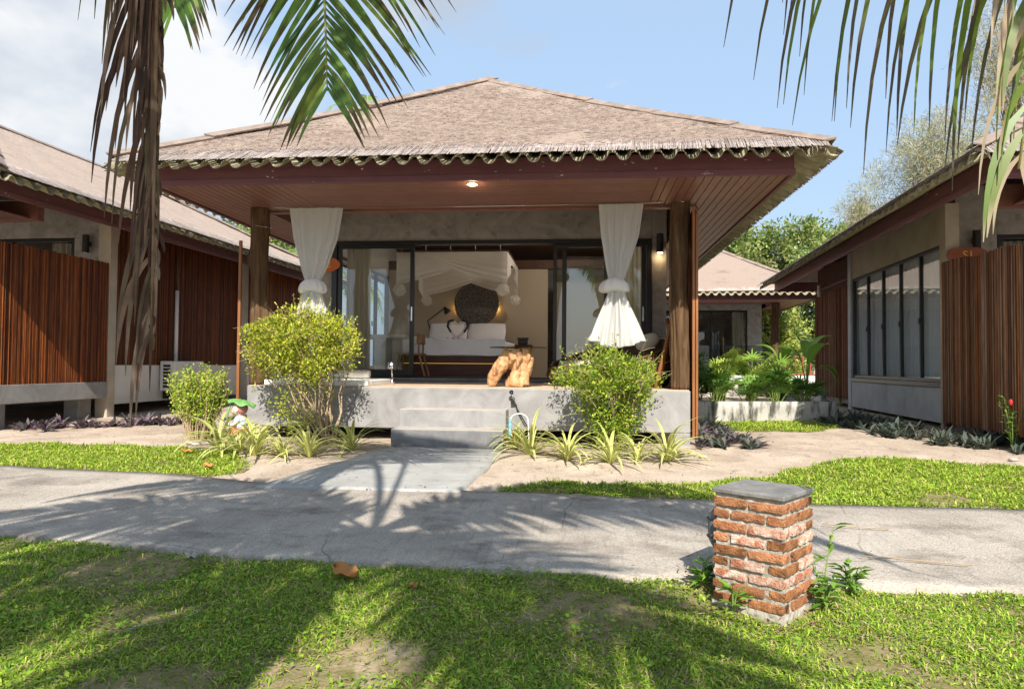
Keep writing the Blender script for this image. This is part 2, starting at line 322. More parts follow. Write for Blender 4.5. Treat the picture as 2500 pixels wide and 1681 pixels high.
MT['lotus'] = mat('statue_leaf', (.10, .24, .07), (.15, .32, .1), scale=8, rough=.45)
MT['dry'] = mat('dry_leaf', (.40, .17, .045), (.52, .25, .085), scale=5, rough=.6, bump=.3)
MT['stone'] = mat('pebble', (.34, .31, .28), (.46, .43, .4), scale=8, rough=.9, bump=.3)
MT['lampg'] = mat('grey_casing', (.13, .14, .15), rough=.4, spec=.4)
MT['warm'] = emit('warm_bulb', (1.0, .72, .38), 26)
MT['led'] = emit('led_strip', (1.0, .55, .12), .16)
MT['tile'] = mat('pale_floor', (.52, .47, .40), (.58, .53, .46), scale=4, rough=.4)
MT['sunlit_tread'] = mat('sunlit_tread_concrete', (.36, .33, .295), (.44, .41, .37), scale=5, rough=.7)  # paler than the steps: sunlight on their tops put into the colour
MT['soil'] = mat('lawn_soil', (.14, .135, .045), (.29, .22, .14), scale=5, rough=1, spec=.05, bump=.6, bscale=40, c3=(.40, .31, .23), s3=2.2, lo3=.57, hi3=.70)
MT['unlit'] = mat('unlit_bulb', (.5, .5, .48), rough=.3)
MT['redfl'] = mat('red_flower', (.6, .03, .02), rough=.5)
# thatch: fibre felt over slats, worn to bare grey slats along the eaves (UV: metres along and up the slope)
def thatchmat(name, base1, base2, dark, wear):
    m = bpy.data.materials.new(name); m.use_nodes = True; t = m.node_tree; b = t.nodes['Principled BSDF']; K = t.links.new
    nd = t.nodes.new
    b.inputs['Roughness'].default_value = .95; b.inputs['Specular IOR Level'].default_value = .1
    uv = nd('ShaderNodeTexCoord')
    def noise(sc, st, det=8, loc=(0, 0, 0)):
        mp_ = nd('ShaderNodeMapping'); mp_.inputs['Scale'].default_value = st; mp_.inputs['Location'].default_value = loc; K(uv.outputs['UV'], mp_.inputs[0])
        n = nd('ShaderNodeTexNoise'); n.inputs['Scale'].default_value = sc; n.inputs['Detail'].default_value = det; n.inputs['Roughness'].default_value = .65; K(mp_.outputs[0], n.inputs['Vector']); return n
    def ramp(src, p0, p1, c0, c1):
        r = nd('ShaderNodeValToRGB'); r.color_ramp.elements[0].position = p0; r.color_ramp.elements[1].position = p1
        r.color_ramp.elements[0].color = (*c0, 1); r.color_ramp.elements[1].color = (*c1, 1); K(src, r.inputs[0]); return r
    def mix(f, a, c, mode='MIX'):
        x = nd('ShaderNodeMixRGB'); x.blend_type = mode; K(f, x.inputs[0]) if not isinstance(f, float) else setattr(x.inputs[0], 'default_value', f)
        K(a, x.inputs[1]); K(c, x.inputs[2]); return x.outputs[0]
    fine = noise(16, (1, 3.2, 1)); med = noise(1.3, (1, 2.0, 1), loc=(4, 2, 0)); fib = noise(60, (.5, 4, 1))
    base = mix(.5, ramp(fine.outputs['Fac'], .35, .66, base1, base2).outputs[0], ramp(fib.outputs['Fac'], .38, .62, base1, base2).outputs[0])
    dk = nd('ShaderNodeRGB'); dk.outputs[0].default_value = (*dark, 1)
    mm = nd('ShaderNodeMapRange'); mm.inputs[1].default_value = .55; mm.inputs[2].default_value = .75; mm.inputs[4].default_value = .75; K(med.outputs['Fac'], mm.inputs[0])
    base = mix(mm.outputs[0], base, dk.outputs[0])
    sl_ = noise(38, (1, .06, 1)); slc = ramp(sl_.outputs['Fac'], .36, .64, (.30, .255, .24), (.58, .525, .51))
    sp = nd('ShaderNodeSeparateXYZ'); K(uv.outputs['UV'], sp.inputs[0])
    wn = noise(2.2, (1, .6, 1), loc=(9, 4, 0))
    a1 = nd('ShaderNodeMath'); a1.operation = 'MULTIPLY_ADD'; a1.inputs[1].default_value = -1.0 * wear; K(wn.outputs['Fac'], a1.inputs[0]); K(sp.outputs[1], a1.inputs[2])
    wm = nd('ShaderNodeMapRange'); wm.inputs[1].default_value = -.42 * wear + .12; wm.inputs[2].default_value = -.42 * wear - .10; wm.inputs[3].default_value = 0; wm.inputs[4].default_value = .9; K(a1.outputs[0], wm.inputs[0])
    out = mix(wm.outputs[0], base, slc.outputs[0])
    K(out, b.inputs['Base Color'])
    hb = nd('ShaderNodeMath'); hb.operation = 'ADD'; K(fine.outputs['Fac'], hb.inputs[0]); K(sl_.outputs['Fac'], hb.inputs[1])
    bp = nd('ShaderNodeBump'); bp.inputs['Strength'].default_value = .5; bp.inputs['Distance'].default_value = .03; K(hb.outputs[0], bp.inputs['Height']); K(bp.outputs[0], b.inputs['Normal'])
    return m
MT['thatch'] = thatchmat('thatch_felt', (.225, .172, .14), (.36, .288, .24), (.14, .108, .09), 1.0)
MT['thatch2'] = thatchmat('thatch_worn', (.28, .215, .175), (.45, .365, .31), (.19, .145, .118), 2.4)

def nz(x, y, s=0):  # cheap smooth noise
    return (math.sin(x * 1.7 + s) * math.sin(y * 2.3 + s * 1.3) + .5 * math.sin(x * 4.1 + y * 3.3 + s * 2) + .3 * math.sin(x * 9.7 - y * 7.1 + s))

FW, FD, OV, ZE = 7.45, 12.0, .27, 3.68     # fascia plan, thatch overhang, eave height, pitch
def slope_frame(side, FD=12.0):
    # returns origin corner, along, inward vectors and eave length for thatch rectangle
    a, b = -OV, FW + OV; c, d = -OV, FD + OV
    return {'front': ((a, c), (1, 0), (0, 1), b - a), 'right': ((b, c), (0, 1), (-1, 0), d - c),
            'back': ((b, d), (-1, 0), (0, -1), b - a), 'left': ((a, d), (0, -1), (1, 0), d - c)}[side]
HALF = FW / 2 + OV
def roof(root, mt, sheets=('front', 'left', 'right'), fringe=True, seed=0, fine=True, FD=12.0, TP=.613, shear=0.0, fibres=0, steep=()):
    rf = random.Random(seed)
    for side in ('front', 'right', 'back', 'left'):
        o, al, inn, ln = slope_frame(side, FD)
        nu = int(ln / (.10 if fine else .3)); nv = 36 if fine else 12
        V, UV = [], []
        for j in range(nv + 1):
            d = HALF * j / nv; x0, x1 = d, ln - d
            for i in range(nu + 1):
                s = x0 + (x1 - x0) * i / nu
                w = .014 * nz(s * .8, d * .9, seed) * min(1, d / .3 + .3) * min(1, (HALF - d) / .5 + .1) + (rf.random() - .5) * .010
                z = ZE + d * TP + w - .05 * math.sin(math.pi * d / HALF)
                V.append((o[0] + al[0] * s + inn[0] * d + shear * d, o[1] + al[1] * s + inn[1] * d, z)); UV.append((s, d * 1.17))
        F = [(j * (nu + 1) + i, j * (nu + 1) + i + 1, (j + 1) * (nu + 1) + i + 1, (j + 1) * (nu + 1) + i) for j in range(nv) for i in range(nu)]
        m = npmesh('roof_slope', V, F, mt, smooth=True)
        ul = m.uv_layers.new(name='UVMap'); vi = np.empty(len(m.loops), dtype=np.int32); m.loops.foreach_get('vertex_index', vi)
        ul.data.foreach_set('uv', np.asarray(UV, dtype=np.float32)[vi].ravel())
        ob('roof_slope', m, root, solid=.045)
        if fringe and side != 'back':
            vs, fs, cs = [], [], []; s = .05
            while s < ln - .05:
                w_ = rf.uniform(.010, .019); l0 = -rf.uniform(.165, .185) if rf.random() < .97 else -.12; l1 = min(rf.uniform(.05, .22), s * .9 + .02, (ln - s) * .9 + .02)
                if rf.random() < .05: l1 = .03
                k_ = rf.uniform(-.05, .05) * (l1 - l0) + .10 * (l1 - l0); hh = .004 + rf.random() * .008; g = rf.uniform(.55, 1.0)
                n = len(vs)
                for (ds, d, dz) in ((0, l0, 0), (w_, l0, 0), (w_ + k_, l1, -.002), (k_, l1, -.002), (0, l0, -.008), (w_, l0, -.008), (w_ + k_, l1, -.01), (k_, l1, -.01)):
                    ss = s + ds; vs.append((o[0] + al[0] * ss + inn[0] * d, o[1] + al[1] * ss + inn[1] * d, ZE + d * TP + hh + dz)); cs.append((g, g, g * 1.0))
                fs += [(n, n + 1, n + 2, n + 3), (n + 5, n + 4, n + 7, n + 6), (n, n + 4, n + 5, n + 1), (n + 1, n + 5, n + 6, n + 2), (n + 3, n + 7, n + 4, n)]
                s += w_ + (rf.uniform(.001, .005) if rf.random() < .9 else rf.uniform(.008, .018))
            fm = npmesh('thatch_fringe', vs, fs, MT['slat'], cs); tag(ob('thatch_fringe', fm, root), kind='stuff')
        if fibres and side != 'back':
            n = fibres if side == 'front' else fibres // 3
            d = HALF * (1 - np.sqrt(1 - rng.random(n) * .99)) if side == 'front' else HALF * rng.random(n) * .97
            s = d + (ln - 2 * d) * rng.random(n); th_ = rng.normal(0, .55, n); l = rng.uniform(.04, .11, n); w_ = rng.uniform(.0015, .003, n); lf = rng.uniform(.006, .02, n)
            q = []
            for e0, e1, ww, hh in ((-.5, 0, -1, .5), (-.5, 0, 1, .5), (.5, 0, 1, 1), (.5, 0, -1, 1)):
                ss = s + e0 * l * np.cos(th_) - ww * w_ * np.sin(th_); dd = np.clip(d + e0 * l * np.sin(th_) + ww * w_ * np.cos(th_), 0, HALF)
                q.append(np.stack([o[0] + al[0] * ss + inn[0] * dd + shear * dd, o[1] + al[1] * ss + inn[1] * dd, ZE + dd * TP - .05 * np.sin(np.pi * dd / HALF) + .006 + lf * hh], 1))
            cs = np.clip(rng.normal(.66, .14, n), .3, 1.0)[:, None] * np.array([[1.0, .84, .72]])
            tag(ob('thatch_fibres', npmesh('thatch_fibres', np.stack(q, 1).reshape(-1, 3), np.arange(4 * n).reshape(n, 4), MT['slat'], np.repeat(cs, 4, axis=0)), root), kind='stuff')
    # overlapping caps on the four hips and the ridge
    A = [(-OV, -OV), (FW + OV, -OV), (FW + OV, FD + OV), (-OV, FD + OV)]
    t0 = Vector((FW / 2 + shear * HALF, -OV + HALF, ZE + HALF * TP)); t1 = Vector((FW / 2 + shear * HALF, FD + OV - HALF, ZE + HALF * TP))
    for i, (x, y) in enumerate(A):
        e = Vector((x, y, ZE)); top = t0 if i < 2 else t1; dv = top - e; Lh = dv.length; n = 5 if i < 2 else 4
        for k in range(n):
            a0 = max(-.015, k / n - .02); a1 = (k + 1) / n + .012
            p0, p1 = e + dv * a0, e + dv * a1; lift = .010 + .008 * (k % 2); hw = .13 + rf.uniform(-.02, .02)
            sx = 1 if x < FW / 2 else -1; sy = 1 if y < FD / 2 else -1
            # one leg runs over the front/back slope, other over the side slope
            q = []
            for p, extra in ((p0, .02), (p1, 0.0)):
                sag = -.05 * math.sin(math.pi * min(1, max(0, (p - e).length / Lh)))
                l_ = Vector((0, 0, lift + extra + sag))
                q.append([p + Vector((sx * hw, 0, 0)) + l_, p + Vector((0, 0, .03)) + l_, p + Vector((0, sy * hw, 0)) + l_])
            V = [tuple(v) for v in q[0] + q[1]]
            pt('hip_cap', (V, [(0, 1, 4, 3), (1, 2, 5, 4)]), MT['cap'], root, solid=.02)
    V, F = [], []
    for k in range(9):
        p = t0.lerp(t1, k / 8); V += [(p.x - .17, p.y, p.z - .06), (p.x, p.y, p.z + .04), (p.x + .17, p.y, p.z - .06)]
    F = [(3 * k + i, 3 * k + i + 1, 3 * k + i + 4, 3 * k + i + 3) for k in range(8) for i in (0, 1)]
    pt('ridge_cap', (V, F), MT['cap'], root, solid=.02)
    # corrugated sheets, shown as a wavy line under the thatch
    so_, pitch, amp = .34, .241, .043
    for side in sheets:
        a, b = -so_, FW + so_; c, d = -so_, FD + so_
        o, al, inn, ln = {'front': ((a, c), (1, 0), (0, 1), b - a), 'right': ((b, c), (0, 1), (-1, 0), d - c), 'left': ((a, d), (0, -1), (1, 0), d - c)}[side]
        per = pitch * 4; k = 0; s0 = 0
        while s0 < ln - .01:
            s1 = min(ln, s0 + per); n = max(2, int(round((s1 - s0) / pitch * 10))); V = []; dz = rf.uniform(-.006, .006); lf = .004 * (k % 2)
            for j, dd in enumerate((0, .35, .7)):
                for i in range(n + 1):
                    s = s0 + (s1 - s0) * i / n; ss = min(max(s, dd * .98), ln - dd * .98)
                    wv = math.tanh(1.7 * math.sin(2 * math.pi * s / pitch + seed)) / math.tanh(1.7)
                    V.append((o[0] + al[0] * ss + inn[0] * dd, o[1] + al[1] * ss + inn[1] * dd, 3.548 + dd * (TP - .10) + amp * wv + dz + lf))
            F = [(j * (n + 1) + i, j * (n + 1) + i + 1, (j + 1) * (n + 1) + i + 1, (j + 1) * (n + 1) + i) for j in (0, 1) for i in range(n)]
            pt('corrugated_sheet', (V, F), MT['fibre'], root, smooth=True, solid=.011)
            s0 = s1; k += 1
    # fascia boards and soffit
    z0, z1 = 3.40, 3.66
    for nm, d1, d2 in (('front', (0, FW, 0, .03, z0 + .07, z1), (-.012, FW + .012, -.012, .03, z0, z0 + .072)),
                       ('back', (0, FW, FD - .03, FD, z0 + .07, z1), (-.012, FW + .012, FD - .03, FD + .012, z0, z0 + .072)),
                       ('left', (0, .03, .032, FD - .032, z0 + .07, z1), (-.012, .03, .032, FD - .032, z0, z0 + .072)),
                       ('right', (FW - .03, FW, .032, FD - .032, z0 + .07, z1), (FW - .03, FW + .012, .032, FD - .032, z0, z0 + .072))):
        f = bx('fascia_board', MT['fascia'], root, *d1); bx('trim_strip', MT['fascia'], f, *d2)
    def plank(x0, x1, y0, y1): bx('soffit_plank', MT['soffit'], root, x0, x1, y0, y1, 3.425, 3.445, bevel=.005)
    for k in range(14): plank(1.565, FW - 1.435, .035 + k * .104, .035 + k * .104 + .098)
    def sloped(x0, x1, s_):
        zo = lambda x: .55 * (x if s_ > 0 else FW - x)
        V, F = box(x0, x1, .035, FD - .04, 3.43, 3.45); pt('soffit_plank', ([(v[0], v[1], v[2] + zo(v[0])) for v in V], F), MT['soffit'], root)
    for k in range(15):
        x = .035 + k * .102
        if 'left' in steep and k < 9: sloped(x, x + .096, 1)
        else: plank(x, x + .096, .035, FD - .04 if x < .6 and 'left' not in steep else 1.50)
    for k in range(14):
        x = FW - .035 - k * .100
        if 'right' in steep and k < 9: sloped(x - .094, x, -1)
        else: plank(x - .094, x, .035, FD - .04 if x > FW - .75 and 'right' not in steep else 1.50)
    bx('porch_beam', MT['soffit'], root, .66, FW - .8, 1.51, 1.63, 3.40, 3.70)
    for x in ((.70, FW - .86) if not steep else ()): bx('porch_beam', MT['soffit'], root, x, x + .10, 1.64, 3.4, 3.40, 3.70)

def slats(x0, x1, z0, z1, axis='y', at_=0.0, step=.02, th=.012, seed=1, dark=1.0, ragt=.012, ragb=.03, face=1, topf=None, tint=(.215, .060, .015), pale=0.0):
    """vertical reeds side by side: returns npmesh data"""
    r_ = np.random.default_rng(seed); V, F, Cc = [], [], []; s = x0
    while s < x1:
        w = step * r_.uniform(.75, 1.25); w = min(w, x1 - s + .004)
        a0 = z0 - r_.uniform(0, ragb); a1 = (topf(s) if topf else z1) + r_.uniform(-ragt, ragt); g = float(np.exp(r_.normal(-.25, .45))) * dark
        if r_.random() < .12: g *= .45
        hue = r_.uniform(-.22, .30)
        col = np.array([tint[0] * g * (1 + hue * .4), tint[1] * g * (1 + hue), tint[2] * g * (1 + 1.5 * hue)])
        if r_.random() < pale: col = col * .5 + np.array([.30, .24, .19]) * r_.uniform(.5, 1)
        n = len(V); e = r_.uniform(-.003, .003)
        prof = [(s, 0), (s + w * .22, th), (s + w * .78, th * r_.uniform(.8, 1.1)), (s + w, 0)]
        zs = [a0, a0 + (a1 - a0) * .33, a0 + (a1 - a0) * .67, a1]
        for z in zs:
            jx = r_.uniform(-.002, .002)
            for (p, d) in prof:
                q = at_ + face * (d + e)
                V.append((q, p + jx, z) if axis == 'y' else (p + jx, q, z)); Cc.append(col)
        for j in range(3):
            for i in range(3): F.append((n + j * 4 + i, n + j * 4 + i + 1, n + j * 4 + 5 + i, n + j * 4 + 4 + i))
        s += w
    return V, F, Cc
def screen(root, name, *a, **k):
    V, F, Cc = slats(*a, **k); m = npmesh(name, V, F, MT['bamboo'], Cc)
    return tag(ob(name, m, root), kind='stuff')

def window_panes(root, plane, at_, s0, s1, z0, z1, n, name='window', fr=.06, dep=.08, axis='y', gm='glass'):
    """framed window in a side wall (axis y) or front wall (axis x) with n panes"""
    def B(a0, a1, b0, b1, c0, c1): return box(b0, b1, a0, a1, c0, c1) if axis == 'y' else box(a0, a1, b0, b1, c0, c1)
    d0, d1 = at_ - dep / 2, at_ + dep / 2
    w = pt(name, jn(B(s0, s1, d0, d1, z0, z0 + fr), B(s0, s1, d0, d1, z1 - fr, z1), B(s0, s0 + fr, d0 + .001, d1 - .001, z0 + fr, z1 - fr), B(s1 - fr, s1, d0 + .001, d1 - .001, z0 + fr, z1 - fr)), MT['frame'], root, bevel=.004)
    L_ = (s1 - s0 - 2 * fr) / n
    for k in range(n):
        a = s0 + fr + k * L_
        pt('pane', B(a + .004, a + L_ - .004, at_ - .004, at_ + .004, z0 + fr + .002, z1 - fr - .002), MT[gm], w)
        if k: pt('mullion', B(a - .024, a + .024, d0 + .004, d1 - .004, z0 + fr, z1 - fr), MT['frame'], w, bevel=.004)
        if k: pt('latch', B(a - .05, a - .02, d0 - .03, d0 - .004, (z0 + z1) / 2 - .12, (z0 + z1) / 2 - .02), MT['blackp'], w, bevel=.004)
    return w
def drape(name, parent, axis, at_, s0, s1, z0, z1, m_, waves=6, amp=.05, pinch=None):
    nu = waves * 10
    def f(u, v):
        z = z1 + (z0 - z1) * v; w = 1.0
        if pinch: w = 1 - pinch * math.exp(-((v - .62) / .22) ** 2)
        s = s0 + (s1 - s0) * (u * w if pinch and pinch > 0 else u); d = amp * math.sin(u * waves * 2 * math.pi) * (.7 + .3 * v) + .01 * math.sin(u * 17 + v * 3)
        return (at_ + d, s, z) if axis == 'y' else (s, at_ + d, z)
    return pt(name, grid(f, nu, 8), m_, parent, smooth=True)
def sconce(label, loc, rz, group, lit=False):
    t = thing('wall_lamp', label, 'wall lamp', loc, rz, group)
    pt('lamp_body', lathe([(.05, -.15), (.055, -.14), (.055, .15), (.05, .155)], 20, (0, -.10, 0)), MT['blackp'], t, smooth=False)
    bx('bracket', MT['blackp'], t, -.03, .03, -.06, 0.0, -.04, .04)
    pt('bulb', lathe([(.038, -.158), (.04, -.152)], 16, (0, -.10, 0)), MT['warm' if lit else 'unlit'], t)
    return t
def oval_sign(label, loc, m_, text, tmat, rz=0, w=.25, h=.13):
    t = thing('number_sign', label, 'sign', loc, rz)
    prof = []
    V, F = [], []; n = 40
    for y in (-.012, .012):
        for k in range(n):
            a = 2 * math.pi * k / n; V.append((w * math.cos(a), y, h * math.sin(a) * (1 + .05 * math.sin(3 * a))))
    F = [(k, (k + 1) % n, n + (k + 1) % n, n + k) for k in range(n)] + [tuple(range(n - 1, -1, -1)), tuple(range(n, 2 * n))]
    pt('board', (V, F), m_, t, bevel=.004)
    c = bpy.data.curves.new('number', 'FONT'); c.body = text; c.size = .17; c.align_x = 'CENTER'; c.align_y = 'CENTER'; c.extrude = .003
    o = bpy.data.objects.new('tmp_text', c); C.objects.link(o); dg = bpy.context.evaluated_depsgraph_get()
    m = bpy.data.meshes.new_from_object(o.evaluated_get(dg)); bpy.data.objects.remove(o)
    m.materials.clear(); m.materials.append(tmat)
    ob('number', m, t, loc=(0, -.016, 0), rot=(R(90), 0, 0))
    return t

# ------------------------------------------------------------------ ground, path, walk
def gnoise(x, y): return .010 * nz(x * 1.1, y * 1.3, 2) + .004 * nz(x * 4.3, y * 3.9, 5)
xs = np.unique(np.concatenate([-9 - np.geomspace(.3, 500, 26)[::-1], np.arange(-9, 8.01, .09), 8 + np.geomspace(.3, 500, 26)]))
ys = np.unique(np.concatenate([.5 - np.geomspace(.3, 500, 22)[::-1], np.arange(.5, 14.01, .09), 14 + np.geomspace(.3, 500, 26)]))
PFAR = [(-30, 9.5), (-12, 7.5), (-6, 6.7), (-4.09, 6.52), (-2.94, 6.26), (-1, 6.13), (.97, 6.04), (1.95, 5.99), (3.53, 5.99), (8, 6.1), (30, 6.6)]
PNEAR = [(-30, 7.4), (-12, 5.6), (-4.03, 4.52), (-2.68, 4.31), (-1.56, 4.22), (-.4, 4.17), (.67, 4.15), (1.33, 4.12), (2.43, 4.13), (8, 4.3), (30, 4.8)]
def pf(x): return float(np.interp(x, *zip(*PFAR)))
def pn(x): return float(np.interp(x, *zip(*PNEAR)))
def onpath(x, y): return pn(x) - .01 < y < pf(x) + .01
def walkx(y): return float(np.interp(y, [6.1, 6.33, 7.44, 8.3], [-2.93, -2.86, -2.49, -2.33])), float(np.interp(y, [6.1, 6.33, 7.28, 8.3], [-1.06, -1.04, -.97, -.91]))
def onwalk(x, y):
    a, b = walkx(y); return 6.0 < y < 8.35 and a < x < b
GX, GY = np.meshgrid(xs, ys)
GZ = np.vectorize(gz)(GY)
inner = (np.abs(GX) < 12) & (GY > 0) & (GY < 16)
GZ = GZ + np.where(inner, np.vectorize(gnoise)(GX, GY), -.02) + rng.normal(0, .0025, GX.shape) * inner
hole = np.vectorize(lambda x, y: onpath(x, y) or onwalk(x, y))(GX, GY); GZ = GZ - .035 * hole
nx, ny = len(xs), len(ys); idx = np.arange(nx * ny).reshape(ny, nx)
F = np.stack([idx[:-1, :-1], idx[:-1, 1:], idx[1:, 1:], idx[1:, :-1]], -1).reshape(-1, 4)
tag(ob('ground', npmesh('ground', np.stack([GX, GY, GZ], -1).reshape(-1, 3), F, MT['sand'], smooth=True)), kind='structure')
def strip(name, rows, m_, lift, kind='structure'):
    V, F = [], []; k = len(rows[0])
    for r_ in rows:
        for (x, y) in r_: V.append((x, y, gz(y) + lift + .004 * nz(x * .9, y * .8, 3)))
    for i in range(len(rows) - 1):
        for j in range(k - 1): F.append((i * k + j, i * k + j + 1, (i + 1) * k + j + 1, (i + 1) * k + j))
    o = ob(name, npmesh(name, V, F, m_, smooth=True), solid=.12); return tag(o, kind=kind)
rows = []
for x in np.concatenate([np.arange(-30, -9, 1.5), np.arange(-9, 6, .12), np.arange(6, 31, 1.5)]):
    a, b = pn(x) + .012 * nz(x * 1.6, 1, 4), pf(x) + .012 * nz(x * 1.3, 2, 1)
    rows.append([(x, a + (b - a) * t_) for t_ in np.linspace(0, 1, 15)][::-1])
strip('path', rows, MT['path'], .022)
rows = []
for y in np.arange(6.05, 8.32, .1):
    a, b = walkx(y); yy = y
    rows.append([(a + (b - a) * t_ + .006 * nz(y * 3, t_ * 2, 2), y) for t_ in np.linspace(0, 1, 12)])
strip('walkway', rows, MT['walk'], .030)

# ------------------------------------------------------------------ main bungalow (local frame: fascia corner)
MX, MY = -5.15, 7.80
main = thing('bungalow', 'central grey concrete bungalow with open glass doors and brown thatched hip roof', 'bungalow', (MX, MY, 0))
roof(main, MT['thatch'], seed=1, shear=-.045, TP=.605, fibres=14000)
def mb(name, m_, x0, x1, y0, y1, z0, z1, bevel=.006, par=None):   # world coordinates in, main local out
    return bx(name, MT[m_], par or main, x0 - MX, x1 - MX, y0 - MY, y1 - MY, z0, z1, bevel=bevel)
def mp_t(name, vf, m_, smooth=False, par=None, **k): return pt(name, xf(vf, T(-MX, -MY, 0)), MT[m_], par or main, smooth=smooth, **k)
WY = 11.4
mb('deck_slab', 'polish', -4.484, 1.376, 9.0, 11.36, .46, .995, .012)
mb('deck_floor', 'deckfloor', -4.47, 1.36, 9.012, 11.36, .996, 1.004, .002)
mb('room_slab', 'polish', -4.46, 1.36, 11.37, 18.9, .46, 1.03, .01)
for x in (-4.25, -1.6, 1.1):
    for y in (9.35, 11.0, 14): mb('pier', 'wallc', x - .12, x + .12, y - .12, y + .12, .2, .458)
mb('pier', 'polish', 1.18, 1.374, 9.003, 9.35, .2, .458)
mb('step', 'polish', -2.289, -.933, 8.652, 8.998, .2, .727, .006); mb('sunlit_tread', 'sunlit_tread', -2.286, -.936, 8.655, 8.998, .728, .736, .002)  # thin slab added on top, its pale colour stands for sun
mb('step', 'stepdark', -2.30, -.925, 8.30, 8.65, .15, .507, .006); mb('sunlit_tread', 'sunlit_tread', -2.297, -.928, 8.303, 8.648, .508, .516, .002)  # lower step has palm shade in its colour; slab on top has sun
# front wall and openings
mb('wall', 'wallc', -4.46, -4.215, WY, WY + .15, 1.03, 4.15); mb('wall', 'wallc', 1.125, 1.36, WY, WY + .15, 1.03, 4.15)
mb('wall', 'wallc', -4.214, 1.124, WY + .002, WY + .148, 3.365, 4.15)
mb('threshold', 'stepdark', -4.21, 1.12, WY - .06, WY + .12, 1.031, 1.075)
fr_ = jn(box(-4.21, 1.12, WY - .03, WY + .13, 3.30, 3.363), box(-4.21, -4.12, WY - .03, WY + .13, 1.077, 3.299), box(1.04, 1.12, WY - .03, WY + .13, 1.077, 3.299), box(-4.119, 1.039, WY - .03, WY + .13, 1.077, 1.10))
mp_t('door_frame', fr_, 'frame', bevel=.004)
def leaf(x0, x1, y, st=.075, rb=.10):
    z0, z1 = 1.102, 3.298
    d = mp_t('sliding_door', jn(box(x0, x0 + st, y, y + .04, z0, z1), box(x1 - st, x1, y, y + .04, z0, z1), box(x0 + st, x1 - st, y + .001, y + .039, z0, z0 + rb), box(x0 + st, x1 - st, y + .001, y + .039, z1 - .06, z1)), 'frame', bevel=.004)
    mp_t('pane', box(x0 + st + .001, x1 - st - .001, y + .016, y + .024, z0 + rb + .001, z1 - .061), 'glass', par=d)
    h = mp_t('handle', box(x1 - .05, x1 - .025, y - .02, y - .002, 2.02, 2.26), 'chrome', par=d, bevel=.004)
leaf(-4.115, -2.79, WY + .0); leaf(-.47, .42, WY + .05, .06); leaf(-.32, 1.03, WY + .0, .07)
# side, back and inner walls
ZC = 3.95
for (y0, y1, z0, z1) in ((WY + .152, 12.2, 1.031, 4.15), (15.0, 18.9, 1.031, 4.15), (12.201, 14.999, 1.031, 1.20), (12.201, 14.999, 3.25, 4.15)): mb('wall', 'inner', 1.21, 1.36, y0, y1, z0, z1)
window_panes(main, None, 1.285 - MX, 12.202 - MY, 14.998 - MY, 1.201, 3.249, 4)  # window added out of view to let more light into the room
for (y0, y1, z0, z1) in ((WY + .152, 11.85, 1.031, 4.15), (15.4, 18.9, 1.031, 4.15), (11.851, 15.399, 1.031, 1.20), (11.851, 15.399, 3.25, 4.15)): mb('wall', 'inner', -4.46, -4.31, y0, y1, z0, z1)
window_panes(main, None, -4.385 - MX, 11.852 - MY, 15.398 - MY, 1.201, 3.249, 4)
mb('wall', 'white', -4.45, 1.35, 18.75, 18.9, 1.031, 4.15)
mb('room_floor', 'tile', -4.30, 1.2, WY + .16, 18.7, 1.0305, 1.036, .001)  # pale layer added over the slab to bounce light around the room
mb('headboard_wall', 'tanwall', -4.30, -.74, 15.2, 15.32, 1.031, 3.40)
mb('headboard_beam', 'darkwood', -4.30, 1.2, 15.18, 15.33, 3.402, 3.60)
mb('inner_wall', 'tanwall', -.60, 1.2, 16.2, 16.3, 1.031, 3.4)
mb('room_ceiling', 'ceil', -4.30, 1.2, WY + .16, 18.7, ZC, ZC + .03)
mb('ceiling_beam', 'ceil', -4.29, 1.19, 12.2, 12.4, 3.62, 3.90)
mb('porch_ceiling', 'ceil', -4.45, 1.35, 9.5, 11.39, 4.10, 4.13)
cl = mp_t('ceiling_lamp', lathe([(.05, 3.93), (.06, 3.94), (.06, 3.949)], 24, (-.15, 12.9, 0)), 'white'); mp_t('bulb', lathe([(.04, 3.922), (.042, 3.929)], 20, (-.15, 12.9, 0)), 'warm', par=cl)
# posts
def trunkpost(x, y, z0, z1, r_, seed, knots):
    rn = random.Random(seed)
    def f(u, v):
        a = 2 * math.pi * u; z = z0 + (z1 - z0) * v
        q = r_ * (1 + .06 * math.sin(2 * a + seed + 3 * v) + .05 * math.sin(5 * a + v * 4 + seed) + .035 * math.sin(11 * a + v * 3 + seed) + .02 * math.sin(17 * a - v * 5) + .06 * math.sin(v * 6 + seed) + .03 * math.sin(v * 23 + 3 * a))
        for (ka, kz, ks, kh) in knots:
            da = (a - ka + math.pi) % (2 * math.pi) - math.pi; q += kh * math.exp(-(da / .5) ** 2 - ((z - kz) / ks) ** 2)
        return (x + .02 * math.sin(v * 4 + seed) + q * math.cos(a), y + q * math.sin(a), z)
    V, F = grid(f, 72, 48, True); F.append(tuple(range(71, -1, -1))); F.append(tuple(48 * 72 + k for k in range(72)))
    return V, F
p = mp_t('post', trunkpost(-4.41, 9.18, 1.005, 3.44, .125, 1.0, [(math.pi * .98, 2.72, .10, .06), (0, 1.95, .12, .05), (-.2, 3.16, .06, .03)]), 'trunkwood', smooth=True)
mp_t('wire_tie', tube([(-4.41 + .135 * math.cos(a), 9.18 + .135 * math.sin(a), 3.17 + .012 * math.sin(2 * a)) for a in np.linspace(0, 2 * math.pi, 24)], .004, 5), 'chrome', par=p)
p = mp_t('post', trunkpost(1.275, 9.2, 1.005, 3.44, .124, 2.4, [(-2.2, 2.1, .2, .012)]), 'trunkwood', smooth=True)
